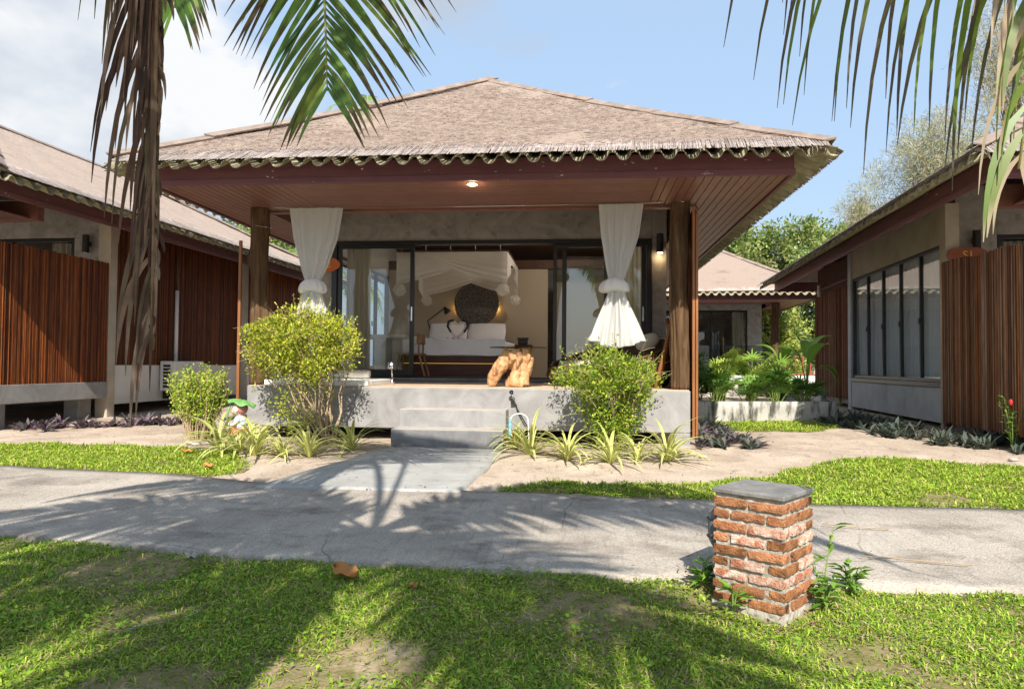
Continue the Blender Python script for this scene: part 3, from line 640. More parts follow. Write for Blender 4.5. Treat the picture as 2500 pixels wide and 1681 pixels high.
mp_t('wire_tie', tube([(1.275 + .135 * math.cos(a), 9.2 + .135 * math.sin(a), 3.46 - .04 + .01 * math.sin(2 * a)) for a in np.linspace(0, 2 * math.pi, 24)], .004, 5), 'chrome', par=p)
screen(main, 'bamboo_screen', 9.0 - MY, 11.3 - MY, .45, 3.30, 'y', 1.425 - MX, face=-1, seed=4, step=.03, th=.02)
screen(main, 'bamboo_screen', 9.0 - MY, 11.3 - MY, .45, 3.30, 'y', 1.43 - MX, face=1, seed=5, step=.03, th=.02)
mb('screen_batten', 'pole', 1.395, 1.43, 8.985, 9.01, .40, 3.34, .008); mb('screen_batten', 'pole', 1.436, 1.468, 8.98, 9.005, .43, 3.25, .008)
mb('screen_batten', 'pole', -4.635, -4.595, 8.99, 9.03, .80, 2.96, .008)
# downlight in the soffit
d = mp_t('downlight', lathe([(.062, 3.412), (.066, 3.42), (.066, 3.424)], 24, (-1.285, 8.02, 0)), 'white')
mp_t('bulb', lathe([(.046, 3.406), (.048, 3.411)], 20, (-1.285, 8.02, 0)), 'warm', par=d)
def plight(name, loc, e, col=(1, .72, .4), rad=.04):
    l = bpy.data.lights.new(name, 'POINT'); l.energy = e; l.color = col; l.shadow_soft_size = rad; o = bpy.data.objects.new(name, l); C.objects.link(o); o.location = loc; return o
# ------------------------------------------------------------------ left bungalow (origin at its left front fascia corner)
psL = R(-1.9); exL = Vector((math.cos(psL), math.sin(psL), 0))
oL = Vector((-7.34, 8.05, 0)) - exL * FW
left = thing('bungalow', 'neighbouring bungalow at the left edge clad in dark varnished bamboo with air conditioner', 'bungalow', tuple(oL), psL)
roof(left, MT['thatch2'], sheets=('front', 'right'), seed=3, fine=True, FD=11.2, TP=.535, fibres=3000, shear=-.07, steep=('right',))
def lb(name, m_, *d, bevel=.006, par=None): return bx(name, MT[m_], par or left, *d, bevel=bevel)
XW = FW - .85          # outer face of side wall
FWY = 3.2              # front wall
lb('deck_slab', 'wallc', .85, XW - .01, 1.0, FWY, .68, 1.2)
lb('edge_beam', 'polish', XW - .009, XW + .06, .9, 3.05, .69, .96)
lb('room_slab', 'white', .85, XW - .02, FWY + .002, 11.2, .68, 1.24)
lb('pillar', 'wallgold', XW - .18, XW + .05, 3.07, 3.25, .30, 3.84)
lb('pier', 'polish', XW - .45, XW - .19, 2.7, 3.0, .25, .679); lb('pier', 'polish', XW - .45, XW - .2, 1.0, 1.3, .2, .679)
lb('pier', 'polish', XW - .3, XW - .05, 7.5, 7.8, .25, .679); lb('pier', 'polish', XW - .3, XW - .05, 10.6, 10.9, .25, .679)
lb('plinth', 'white', XW - .12, XW - .021, 3.252, 7.45, .56, 1.15)
lb('plinth', 'white', XW - .12, XW - .021, 7.80, 11.1, .56, 1.15)
lb('wall', 'wallc', .9, XW - .20, FWY, FWY + .12, 3.46, 4.15)          # lintel over the glass front
lb('wall', 'wallc', XW - .75, XW - .19, FWY + .002, FWY + .118, 1.24, 3.458)
lb('side_wall', 'wallc', XW - .16, XW - .05, 3.252, 11.1, 1.151, 3.84)
lb('pillar', 'wallgold', XW - .16, XW + .04, 7.47, 7.75, .3, 3.80)
lb('pillar', 'wallgold', XW - .16, XW + .02, 11.1, 11.3, .3, 3.80)
lb('wall', 'white', .9, XW - .17, 11.0, 11.1, 1.24, 4.15)
lb('wall', 'white', .9, 1.0, FWY + .122, 10.99, 1.24, 4.15)
screen(left, 'bamboo_screen', .55, 3.05, .92, 2.98, 'y', XW + .03, seed=11, step=.02, th=.018, dark=1.0, ragb=.035)
screen(left, 'bamboo_cladding', 3.26, 5.0, 1.15, 3.84, 'y', XW - .045, seed=12, step=.015, th=.01, dark=.72, ragb=.004, ragt=.0)
screen(left, 'bamboo_cladding', 5.0, 7.46, 1.15, 3.84, 'y', XW - .045, seed=13, step=.015, th=.01, dark=.72, ragb=.004, ragt=.0)
screen(left, 'bamboo_cladding', 7.76, 11.08, 1.15, 3.84, 'y', XW - .045, seed=14, step=.018, th=.01, dark=1.3, ragb=.004, ragt=.0)
pt('drain_pipe', tube([(XW + .01, 5.02, 1.15), (XW + .01, 5.02, 2.72)], .035, 10), MT['pvc'], left, smooth=True)
pt('drain_pipe', tube([(XW + .01, 5.02, 2.72), (XW + .01, 5.02, 3.8)], .03, 10), MT['darkwood'], left, smooth=True)
for x in (1.1, XW - .28): pt('post', trunkpost(x, .72, 1.18, 3.44, .12, x, []), MT['trunkwood'], left, smooth=True)
lb('deck_slab', 'wallc', .85, XW - .011, .5, .999, .681, 1.199)
w = window_panes(left, None, FWY + .05, 1.0, XW - .76, 1.3, 3.455, 4, axis='x', name='glass_door')
drape('curtain', left, 'x', FWY + .2, XW - 1.35, XW - .80, 1.3, 3.4, MT['drape'], 5)
tw = Matrix.Rotation(psL, 4, 'Z'); 
def LW(x, y, z): v = oL + tw.to_3x3() @ Vector((x, y, 0)); return (v.x, v.y, z)
sconce('black cylinder wall lamp on the grey wall above the left bamboo screen', LW(XW - .45, FWY, 3.33), psL, 'porch wall lamps')
# outdoor unit of the air conditioner
ac = thing('air_conditioner', 'white air conditioner outdoor unit with square grille behind the small round bush', 'air conditioner', LW(XW + .02, 4.52, .70), psL)
bx('case', MT['acw'], ac, 0.0, .30, 0, .98, .05, .62, bevel=.015)
bx('grille_frame', MT['acw'], ac, .06, .24, -.012, -.001, .1, .58, bevel=.003)
for k in range(7): bx('grille_slot', MT['dark'], ac, .075, .225, -.016, -.0125, .115 + k * .065, .115 + k * .065 + .045, bevel=0)
pt('fan_ring', xf(lathe([(.20, 0), (.215, .012), (.215, .02), (.2, .022)], 32), T(.301, .55, .34) @ RY(R(90))), MT['acw'], ac)
pt('fan_well', xf(lathe([(.195, .0), (.195, .006)], 32), T(.301, .55, .34) @ RY(R(90))), MT['dark'], ac)
for k in range(6): pt('guard_ring', tube([(.322, .55 + (.03 + .03 * k) * math.cos(a), .34 + (.03 + .03 * k) * math.sin(a)) for a in np.linspace(0, 2 * math.pi, 20)], .003, 4), MT['acw'], ac)
for y in (.12, .85): bx('foot', MT['dark'], ac, 0, .28, y - .03, y + .03, -.10, .049)

# ------------------------------------------------------------------ right bungalow (origin at its left front fascia corner)
psR = R(-4.2); oR = Vector((4.495, 8.124, 0))
right = thing('bungalow', 'neighbouring bungalow at the right edge with a five pane window and bamboo screens', 'bungalow', tuple(oR), psR)
roof(right, MT['thatch'], sheets=('front', 'left'), seed=5, steep=('left',))
def rb_(name, m_, *d, bevel=.006, par=None): return bx(name, MT[m_], par or right, *d, bevel=bevel)
tr_ = Matrix.Rotation(psR, 4, 'Z').to_3x3()
def RW(x, y, z): v = oR + tr_ @ Vector((x, y, 0)); return (v.x, v.y, z)
XR = .9; RWY = 3.42
rb_('deck_slab', 'wallc', XR + .03, FW - .9, 1.0, RWY - .05, .5, 1.0)
rb_('room_slab', 'wallc', XR + .16, FW - .9, RWY - .04, 11.4, .45, 1.0)
rb_('plinth', 'wallblue', XR, XR + .15, RWY + .09, 8.15, .44, 1.0)
rb_('pillar', 'wallgold', XR - .04, XR + .16, RWY - .14, RWY + .088, .15, 3.86)
rb_('pillar', 'wallblue', XR - .02, XR + .16, 8.152, 8.36, .15, 3.86)
rb_('pillar', 'wallblue', XR + .05, XR + .3, 10.95, 11.2, .15, .60)
rb_('pier', 'wallc', XR + .05, XR + .35, 3.0, 3.25, .1, .5); rb_('pier', 'wallc', XR + .2, XR + .45, 1.2, 1.5, .1, .5)
rb_('side_wall', 'wallgold', XR + .02, XR + .14, RWY + .09, 8.15, 3.272, 3.9)
rb_('side_wall', 'darkwood', XR + .12, XR + .2, 8.362, 11.5, .60, 3.9)
window_panes(right, None, XR + .06, RWY + .092, 8.148, 1.082, 3.27, 5, fr=.06, dep=.07, gm='glassr')
rb_('window_sill', 'frame', XR - .02, XR + .14, RWY + .095, 8.145, 1.001, 1.08)
drape('curtain', right, 'y', XR + .17, RWY + .15, 8.1, 1.1, 3.3, MT['drapew'], 22, .045)
rb_('front_wall', 'wallc', XR + .162, XR + .75, RWY, RWY + .12, 1.0, 4.15)
rb_('front_wall', 'wallc', XR + .752, FW - .9, RWY + .001, RWY + .119, 3.38, 4.15)
window_panes(right, None, RWY + .05, XR + .76, FW - .95, 1.05, 3.375, 4, axis='x', name='glass_door')
drape('curtain', right, 'x', RWY + .2, XR + .85, XR + 1.35, 1.1, 3.3, MT['drape'], 5)
rb_('wall', 'white', XR + .22, FW - .9, 11.4, 11.5, 1.0, 4.15); rb_('wall', 'white', FW - 1.0, FW - .9, RWY + .13, 11.39, 1.0, 4.15)
rb_('inner_wall', 'wallc', XR + .21, FW - 1.01, 8.3, 8.4, 1.01, 4.1)
screen(right, 'bamboo_screen', .2, RWY - .06, .50, 2.93, 'y', XR - .05, face=-1, seed=21, step=.022, th=.018, dark=1.0, ragb=.05, tint=(.22, .085, .032), pale=.22, topf=lambda s: 2.80 + .045 * s + .02 * math.sin(s * 5))
rb_('screen_post', 'bedwood', XR - .06, XR + .02, RWY - .15, RWY - .06, .15, 2.95)
screen(right, 'bamboo_cladding', 8.37, 11.5, .60, 3.19, 'y', XR + .06, face=-1, seed=22, step=.022, th=.018, dark=.9, tint=(.20, .07, .028), pale=.08)
pt('drain_pipe', tube([(XR + .0, 10.9, 3.15), (XR + .0, 10.9, 3.44)], .04, 8), MT['pvc'], right)
rb_('rafter', 'fascia', XR + .02, XR + .1, 8.2, 11.4, 3.30, 3.36)
pt('post', trunkpost(XR + .30, .75, .98, 3.44, .12, 3.1, []), MT['trunkwood'], right, smooth=True); pt('post', trunkpost(FW - 1.1, .75, .98, 3.44, .12, 5.1, []), MT['trunkwood'], right, smooth=True)
rb_('deck_slab', 'wallc', XR + .031, FW - .9, .5, .999, .501, .999)
sconce('black cylinder wall lamp beside the door of the right bungalow', RW(XR + .42, RWY, 3.28), psR, 'porch wall lamps')
oval_sign('brown oval wooden sign with yellow S1 above the right bamboo screen', RW(XR + .24, RWY - .22, 3.035), MT['signd'], 'S1', MT['gold'], psR, .29, .13)

# ------------------------------------------------------------------ bungalow behind
psB = R(-3.0); oB = Vector((7.25, 22.3, 0)) - Vector((math.cos(psB), math.sin(psB), 0)) * FW
back = thing('bungalow', 'distant bungalow seen between the other two with red railing and leafy planter', 'bungalow', tuple(oB), psB)
roof(back, MT['thatch'], sheets=('front', 'right'), seed=8, fine=False, fringe=False)
def bb(name, m_, *d, bevel=.006, par=None): return bx(name, MT[m_], par or back, *d, bevel=bevel)
bb('deck_slab', 'white', .7, FW - .75, 1.2, 3.6, .5, 1.0)
bb('room_slab', 'white', .7, FW - .9, 3.61, 11, .5, 1.0)
bb('front_wall', 'wallc', .7, FW - 1.45, 3.6, 3.72, 3.35, 4.1)
bb('front_wall', 'wallc', FW - 1.45, FW - .95, 3.601, 3.719, 1.0, 4.1)
bb('front_wall', 'wallc', .7, 1.1, 3.601, 3.719, 1.0, 3.349)
bb('wall', 'white', FW - 1.05, FW - .95, 3.72, 11, 1.0, 4.0); bb('wall', 'white', .7, .8, 3.72, 11, 1.0, 4.0); bb('wall', 'wallc', .81, FW - 1.06, 8, 8.1, 1.0, 4.0)
bb('room_ceiling', 'ceil', .81, FW - 1.06, 3.73, 8, 3.6, 3.65)
window_panes(back, None, 3.66, 1.1, FW - 1.45, 1.02, 3.345, 4, axis='x', name='glass_door')
drape('curtain', back, 'x', 3.85, FW - 1.95, FW - 1.55, 1.05, 3.3, MT['drape'], 4)
pt('post', trunkpost(FW - .95, 1.45, 1.0, 3.44, .13, 4.0, []), MT['trunkwood'], back, smooth=True)
bb('porch_shelf', 'teak', FW - 2.35, FW - 1.6, 3.30, 3.50, 1.75, 1.79); bb('porch_shelf', 'teak', FW - 2.35, FW - 1.6, 3.31, 3.49, 1.40, 1.44)
for x in (FW - 2.35, FW - 1.64): bb('shelf_post', 'teak', x, x + .04, 3.34, 3.40, 1.0, 2.35)
rl = bb('railing', 'rail', FW - .80, FW + 1.2, 1.5, 1.55, 1.02, 1.07)
for k in range(9): bb('baluster', 'rail', FW - .78 + k * .235, FW - .74 + k * .235, 1.505, 1.545, 1.071, 1.62 + (.1 if k % 4 == 0 else 0), par=rl)
bb('handrail', 'rail', FW - .80, FW + 1.2, 1.49, 1.56, 1.621, 1.67, par=rl)
bb('side_deck', 'white', FW - .74, FW + 1.4, 1.2, 3.0, .5, 1.015)
gr = glassmat('balustrade_glass', (.8, .85, .84), 1.5)
pt('balustrade_pane', box(.75, FW - 1.0, 1.25, 1.262, 1.05, 2.0), gr, back)

# ------------------------------------------------------------------ planter with concrete wall between the buildings
pl_ = thing('planter', 'low stained concrete planter wall full of fan palms beyond the sandy gap', 'planter', (0, 0, 0))
V, F = grid(lambda u, v: (1.55 + 2.75 * u, 11.95 + .55 * u + .01 * math.sin(u * 9), .30 + .42 * v), 24, 4)
pt('wall', (V, F), MT['planter'], pl_, smooth=True, solid=-.14)
pt('soil', ([(1.5, 12.1, .66), (4.3, 12.6, .66), (4.6, 15.0, .68), (1.5, 15.0, .68)], [(0, 1, 2, 3)]), MT['sand'], pl_)
bx('rear_wall', MT['planter'], pl_, 1.45, 4.6, 15.0, 15.12, .3, .98)

# ------------------------------------------------------------------ porch things
def tied_curtain(name, label, prof, yc, mt):
    """prof: (z, x0, x1, half depth, fold depth) from top to hem; folds deepen towards the hem"""
    t = thing(name, label, 'curtain', ((prof[0][1] + prof[0][2]) / 2, yc, prof[-1][0]))
    bx_, bz = t.location.x, t.location.z
    zz = np.array([p[0] for p in prof]); order = np.argsort(zz)
    def itp(z, k): return float(np.interp(z, zz[order], np.array([p[k] for p in prof])[order]))
    nf = 9
    def f(u, v):
        z = prof[0][0] + (prof[-1][0] - prof[0][0]) * v; x0, x1, hd, fd = (itp(z, k) for k in (1, 2, 3, 4))
        a = 2 * math.pi * u; c, s = math.cos(a), math.sin(a)
        sd_ = bx_ * 3.1; fo = fd * (math.sin(nf * a + .9 * math.sin(3 * a + sd_) + sd_) + .5 * math.sin(17 * a + z * 1.5 + sd_) + .35 * math.sin(31 * a - z * 4 + sd_) + .25 * math.sin(5 * z + 7 * a))
        x = (x0 + x1) / 2 + ((x1 - x0) / 2 + fo) * c; y = (hd + fo * 1.2) * s
        dz = 0
        if v > .93: dz = (v - .93) / .07 * (.05 * c * c - .06 * abs(s) + .012 * math.sin(nf * a))
        return (x - bx_, y, z + dz - bz)
    pt('cloth', grid(f, 160, 44, True), mt, t, smooth=True)
    return t, bx_, bz
def puff(t, cx, cz, w, h, d, bx_, bz, m_):
    def f(u, v):
        a = 2 * math.pi * u; ph = math.pi * v; r_ = math.sin(ph) ** .6
        k = 1 + .06 * math.sin(7 * a) + .05 * math.sin(11 * a + 1) + .03 * math.sin(19 * a + v * 4)
        return (cx - bx_ + w * r_ * k * math.cos(a), d * r_ * k * math.sin(a), cz - bz + h * math.cos(ph) * (1 if v < .5 else .55) - .04 * abs(math.cos(a)) * r_)
    pt('knot', grid(f, 72, 18, True), m_, t, smooth=True)
mtc = MT['curtain']; mtk = mat('white_cotton', (.80, .79, .77), rough=.95, transl=.2, bump=.1, bscale=20)
t, a, b = tied_curtain('curtain', 'white sheer curtain tied in a knot hanging above the big round bush', [(3.41, -3.97, -3.225, .012, .008), (3.0, -3.90, -3.30, .03, .016), (2.6, -3.79, -3.44, .04, .014), (2.43, -3.73, -3.52, .05, .010), (2.36, -3.70, -3.55, .05, .008), (2.25, -3.75, -3.52, .07, .016), (2.03, -3.80, -3.46, .09, .026), (1.62, -3.94, -3.36, .12, .055)], 9.1, mtc)
puff(t, -3.635, 2.33, .19, .125, .12, a, b, mtk)
t, a, b = tied_curtain('curtain', 'white sheer curtain tied in a knot hanging beside the right wooden post', [(3.405, .218, .785, .012, .008), (3.0, .255, .72, .03, .016), (2.6, .32, .60, .04, .014), (2.43, .35, .54, .05, .010), (2.36, .375, .53, .05, .008), (2.22, .345, .545, .07, .016), (2.0, .27, .62, .09, .026), (1.60, .15, .745, .12, .055)], 9.1, mtc)
puff(t, .42, 2.33, .185, .12, .12, a, b, mtk)
wr = pt('curtain_wire', tube([(-4.3, 9.12, 3.43)] + [(x, 9.1, 3.415 - .012 * math.sin(math.pi * (x + 4.3) / 5.5)) for x in np.linspace(-3.9, 1.0, 8)] + [(1.2, 9.13, 3.45)], .004, 5), MT['chrome'])
tag(wr, 'thin steel curtain wire stretched between the two porch posts', 'wire')
sconce('black cylinder wall lamp glowing beside the right porch post', (1.245, WY, 3.27), 0, 'porch wall lamps', True)
oval_sign('orange oval number sign half hidden behind the left white curtain', (-4.30, WY - .03, 2.97), MT['signw'], 'S2', MT['gold'], 0, .24, .125)
plight('sconce_light', (1.245, WY - .12, 3.08), .8); plight('downlight_light', (-1.285, 8.02, 3.33), 1.5); plight('ceiling_lamp_light', (-.15, 12.9, 3.80), 36, (1, .90, .77), .05)

# bathtub rim with towel roll, hand shower
tb = thing('bathtub', 'white sunken bathtub rim on the porch behind the big bush', 'bathtub', (-3.5, 9.05, 1.004))
def ring(x0, x1, y0, y1, w_, z0, z1): return jn(box(x0, x1, y0, y0 + w_, z0, z1), box(x0, x1, y1 - w_, y1, z0, z1), box(x0, x0 + w_, y0 + w_, y1 - w_, z0, z1 - .001), box(x1 - w_, x1, y0 + w_, y1 - w_, z0, z1 - .001))
pt('rim', ring(-.78, .66, .02, 1.35, .16, 0, .075), MT['tub'], tb, bevel=.012)
pt('basin', box(-.62, .5, .18, 1.19, 0.001, .012), MT['tub'], tb)
tr2 = pt('towel_roll', xf(lathe([(.055, 0), (.062, .02), (.062, .80), (.055, .82)], 20), T(-4.0, 10.28, 1.085 + .06) @ RY(R(90))), MT['cushion'], smooth=True)
tag(tr2, 'rolled cream towel lying on the bathtub rim by the glass door', 'towel')
hs = thing('shower_head', 'chrome hand shower standing on the bathtub rim before the left glass door', 'shower', (-2.69, 9.75, 1.004))
pt('base', lathe([(.03, 0), (.03, .05), (.022, .06), (.022, .10)], 16), MT['chrome'], hs, smooth=True)
pt('handle', tube([(0, 0, .09), (-.005, 0, .18), (-.015, -.01, .26)], [.009, .01, .012], 10), MT['chrome'], hs, smooth=True)
pt('head', xf(lathe([(.02, -.012), (.042, -.008), (.045, .004), (.04, .012)], 20), T(-.022, -.02, .285) @ RX(R(75)) @ Matrix.Scale(1.35, 4, (0, 1, 0))), MT['chrome'], hs, smooth=True)

# driftwood table: limbs fused by a voxel remesh, with a glass top
dw = thing('driftwood_table', 'driftwood stump side table with a round glass top at the porch edge', 'table', (-.92, 9.42, 1.004))
parts = [tube([(.05, 0, .46), (.06, .0, .38), (.08, .01, .26), (.08, .01, .12)], [.145, .15, .13, .085], 16),
         tube([(-.02, 0, .41), (-.12, .0, .30), (-.20, -.01, .20), (-.26, -.02, .10), (-.285, -.02, .02)], [.12, .10, .09, .075, .048], 14),
         tube([(.14, 0, .46), (.185, 0, .34), (.165, 0, .22), (.145, -.01, .12), (.15, -.02, .02)], [.08, .085, .08, .07, .055], 14),
         tube([(.06, -.03, .18), (.0, -.07, .09), (-.05, -.08, .045), (-.09, -.08, .03)], [.075, .065, .055, .035], 12), tube([(-.06, -.09, .035), (.04, -.10, .05), (.13, -.07, .05)], [.035, .05, .055], 10),
         tube([(-.03, -.13, .44), (.0, -.16, .34), (-.05, -.13, .25)], [.035, .04, .012], 8), tube([(.08, -.14, .46), (.10, -.17, .36), (.06, -.14, .24)], [.04, .04, .014], 8), tube([(.17, -.10, .46), (.2, -.10, .36), (.17, -.09, .26)], [.03, .035, .015], 8), tube([(-.16, -.09, .30), (-.24, -.09, .14)], [.03, .024], 8), tube([(.02, -.05, .16), (.10, -.08, .24), (.08, -.1, .32)], [.03, .035, .012], 8)]
o = pt('stump', jn(*parts), MT['drift'], dw, smooth=True); o.scale = (1.06, 1, 1.11)
r1 = o.modifiers.new('r', 'REMESH'); r1.mode = 'VOXEL'; r1.voxel_size = .011; r1.use_smooth_shade = True
tx = bpy.data.textures.new('driftnoise', 'CLOUDS'); tx.noise_scale = .06; dm = o.modifiers.new('d', 'DISPLACE'); dm.texture = tx; dm.strength = .03; dm.mid_level = .5
pt('glass_top', lathe([(.385, .0), (.39, .003), (.39, .009), (.385, .012)], 64, (.06, .05, .530), 1, .8), MT['tglass'], dw)

# wicker daybed with cushions
db = thing('daybed', 'round dark wicker daybed with cream cushions behind the right bush', 'daybed', (.42, 10.35, 1.004))
def dbf(u, v, off=0):
    a = 2 * math.pi * u; h = .27 + .44 * max(0, .5 + .5 * math.cos(a - R(38))) ** 1.3
    bulge = 1 + .10 * math.sin(math.pi * min(1, v * 1.05)); k = (.80 + .05 * v) * bulge - off
    return (k * 1.02 * math.cos(a), .80 * k * math.sin(a), .02 + (h - .02) * v)
V, F = grid(lambda u, v: dbf(u, v), 110, 14, True)
o = pt('wicker_lattice', (V, F), MT['wicker'], db); wf = o.modifiers.new('w', 'WIREFRAME'); wf.thickness = .022; wf.use_even_offset = False
V, F = grid(lambda u, v: dbf(u, v, .05), 48, 6, True); pt('lining', (V, F), MT['wicker'], db, smooth=True)
pt('rim', tube([dbf(u, 1.0) for u in np.linspace(0, 1, 60)], .022, 8), MT['wicker'], db, smooth=True)
pt('seat_cushion', lathe([(.60, .18), (.70, .20), (.76, .27), (.72, .36), (.6, .37), (.01, .37)], 40, (-.02, 0, 0), 1, .78), MT['cushion'], db, smooth=True)
pw = pt('pillow', xf(ball((0, 0, 0), .19, 18, (1, .35, .62)), T(.98, 10.5, 1.66) @ RY(R(-25)) @ RX(R(10))), MT['cushion'], smooth=True)
tag(pw, 'cream pillow propped against the high back of the wicker daybed', 'pillow')
lp = thing('bamboo_rack', 'brown bamboo poles leaning against the right porch post', 'pole rack', (1.1, 9.75, 1.004))
for (x0, y0, x1, y1, z1) in ((-.10, -.15, .16, -.18, 1.12), (-.02, .1, .17, -.05, 1.20), (.16, -.25, .06, -.1, .95)):
    P = [(x0 + (x1 - x0) * k / 8, y0 + (y1 - y0) * k / 8, z1 * k / 8) for k in range(9)]
    pt('pole', tube(P, [.024 if k % 2 else .027 for k in range(9)], 10), MT['pole'], lp, smooth=True)
for z in (.35, .7): pt('crossbar', tube([(-.02 + z * .15, -.18, z), (.14, .06, z + .02)], .012, 8), MT['pole'], lp)

# ------------------------------------------------------------------ things inside the room
drape('curtain', main, 'x', WY + .28 - MY, -4.05 - MX, -3.62 - MX, 1.06, 3.36, MT['drape'], 5, .045)
drape('curtain', main, 'x', WY + .28 - MY, .62 - MX, 1.02 - MX, 1.06, 3.36, MT['drape'], 5, .045)
bed = thing('bed', 'low dark wooden bed with white sheets facing the open doors', 'bed', (-2.32, 12.5, 1.031))
bx('base', MT['bedwood'], bed, -.98, .98, 0.03, 2.2, .02, .28, bevel=.01); bx('rail', MT['bedwood'], bed, -.98, .98, .0, 2.22, .30, .42, bevel=.01)
bx('led_strip', MT['led'], bed, -.97, .97, .022, .03, .282, .296, bevel=0)
V, F = grid(lambda u, v: (-.95 + 1.9 * u, (0 if v < .5 else (v - .5) * 4.0) + .02 + .012 * math.sin(u * 21 + v * 5), .44 + (.30 * v * 2 if v < .5 else .30) + .01 * math.sin(u * 13 + v * 9)), 40, 24)
pt('sheet', (V, F), MT['linen'], bed, smooth=True)
bx('mattress', MT['linen'], bed, -.94, .94, .035, 2.15, .421, .72, bevel=.05)
def pillow(label, x, y, z, tilt, rz=0):
    def f(u, v):
        a, b_ = u * 2 - 1, v * 2 - 1; th_ = .10 * max(0, (1 - a * a)) ** .45 * max(0, (1 - b_ * b_)) ** .45
        return a * .40 * (1 - .06 * b_ * b_), b_ * .22 * (1 - .06 * a * a), th_
    V1, F1 = grid(f, 20, 14); V2 = [(p[0], p[1], -p[2]) for p in V1]; F2 = [q[::-1] for q in F1]
    o = pt('pillow', xf(jn((V1, F1), (V2, F2)), T(x, y, z) @ RZ(rz) @ RX(R(tilt))), MT['linen'], smooth=True); tag(o, label, 'pillow', 'pillows on the bed'); return o
pillow('white pillow on the bed, left of the towel swans', -2.80, 14.5, 1.97, 68, R(3)); pillow('white pillow on the bed, right of the towel swans', -1.98, 14.5, 1.97, 68, R(-3))
for sgn, nm in ((-1, 'left'), (1, 'right')):
    sw = thing('towel_swan', f'folded towel swan with curved neck, {nm} half of the heart on the bed', 'towel swan', (-2.44, 13.6, 1.78))
    P = [(sgn * .02, 0, .06), (sgn * .10, 0, .14), (sgn * .155, 0, .25), (sgn * .14, 0, .34), (sgn * .075, 0, .365), (sgn * .02, 0, .31)]
    P2 = []
    for i in range(len(P) - 1):
        for k in range(4): P2.append(tuple(Vector(P[i]).lerp(Vector(P[i + 1]), k / 4)))
    P2.append(P[-1])
    pt('neck', tube(P2, [.030 - .010 * k / len(P2) for k in range(len(P2))], 10), MT['towel'], sw, smooth=True)
    pt('stripe', tube([(p[0] * 1.30, -.012, p[2] * 1.06 + .008) for p in P2[4:18]], .022, 8), MT['towelb'], sw, smooth=True)
    pt('body', ball((sgn * .05, .05, .03), .08, 14, (1, 1.1, .6)), MT['towel'], sw, smooth=True)
for k in range(14):
    o = pt('petal', ([(0, 0, 0), (.03, .01, .012), (.045, -.01, .006), (.02, -.03, .01)], [(0, 1, 2, 3)]), MT['redfl'], loc=(-2.9 + k * .075 + random.uniform(-.02, .02), 12.75 + random.uniform(0, .5), 1.79), rot=(0, 0, random.uniform(0, 6)))
    tag(o, 'small dark flower petal scattered on the white bed sheet', 'petal', 'petals on the bed')
dc = thing('wall_disc', 'large round dark woven disc glowing at its rim above the bed', 'wall decoration', (-2.30, 15.12, 2.64))
pt('disc', xf(lathe([(.44, -.02), (.49, -.012), (.495, 0), (.49, .012), (.46, .018), (.01, .02)], 64), RX(R(90))), MT['disc'], dc, smooth=True)
for k in range(7): pt('woven_ring', xf(tube([((.07 + .06 * k) * math.cos(a), (.07 + .06 * k) * math.sin(a), 0) for a in np.linspace(0, 2 * math.pi, 40)], .008, 5), T(0, -.022, 0) @ RX(R(90))), MT['disc'], dc)
for (dx, dz, e) in ((-.42, -.1, .7), (.42, -.12, .7), (0, -.44, .35), (0, .42, .35)): plight('disc_glow', (-2.30 + dx, 15.165, 2.64 + dz), e, (1, .55, .15), .02)
sl2 = thing('reading_lamp', 'black angled desk lamp standing left of the bed pillows', 'lamp', (-3.12, 14.62, 1.72))
pt('base', lathe([(.07, 0), (.07, .02), (.015, .03)], 20), MT['blackp'], sl2)
pt('arm', tube([(0, 0, .02), (-.16, 0, .50)], .012, 8), MT['blackp'], sl2); pt('arm', tube([(-.16, 0, .50), (.19, -.03, .76)], .012, 8), MT['blackp'], sl2)
pt('shade', xf(lathe([(.028, .0), (.04, -.05), (.065, -.09), (.075, -.14)], 20), T(.20, -.03, .79) @ RY(R(-38))), MT['blackp'], sl2, smooth=True)
for (x, nm) in ((-3.25, 'left'), (-1.25, 'right')):
    n_ = thing('nightstand', f'dark wooden nightstand at the {nm} side of the bed head', 'nightstand', (x, 14.6, 1.031))
    bx('body', MT['darkwood'], n_, -.2, .2, -.18, .2, .12, .66); bx('top', MT['darkwood'], n_, -.22, .22, -.2, .22, .661, .69)
    for sx in (-.17, .17): bx('leg', MT['darkwood'], n_, sx - .02, sx + .02, -.15, -.11, 0, .12)
ph = thing('telephone', 'dark bedside telephone on the right nightstand', 'telephone', (-1.22, 14.52, 1.722)); bx('body', MT['blackp'], ph, -.1, .1, -.08, .1, 0, .10, bevel=.02); bx('handset', MT['blackp'], ph, -.12, .12, -.02, .05, .101, .15, bevel=.015)
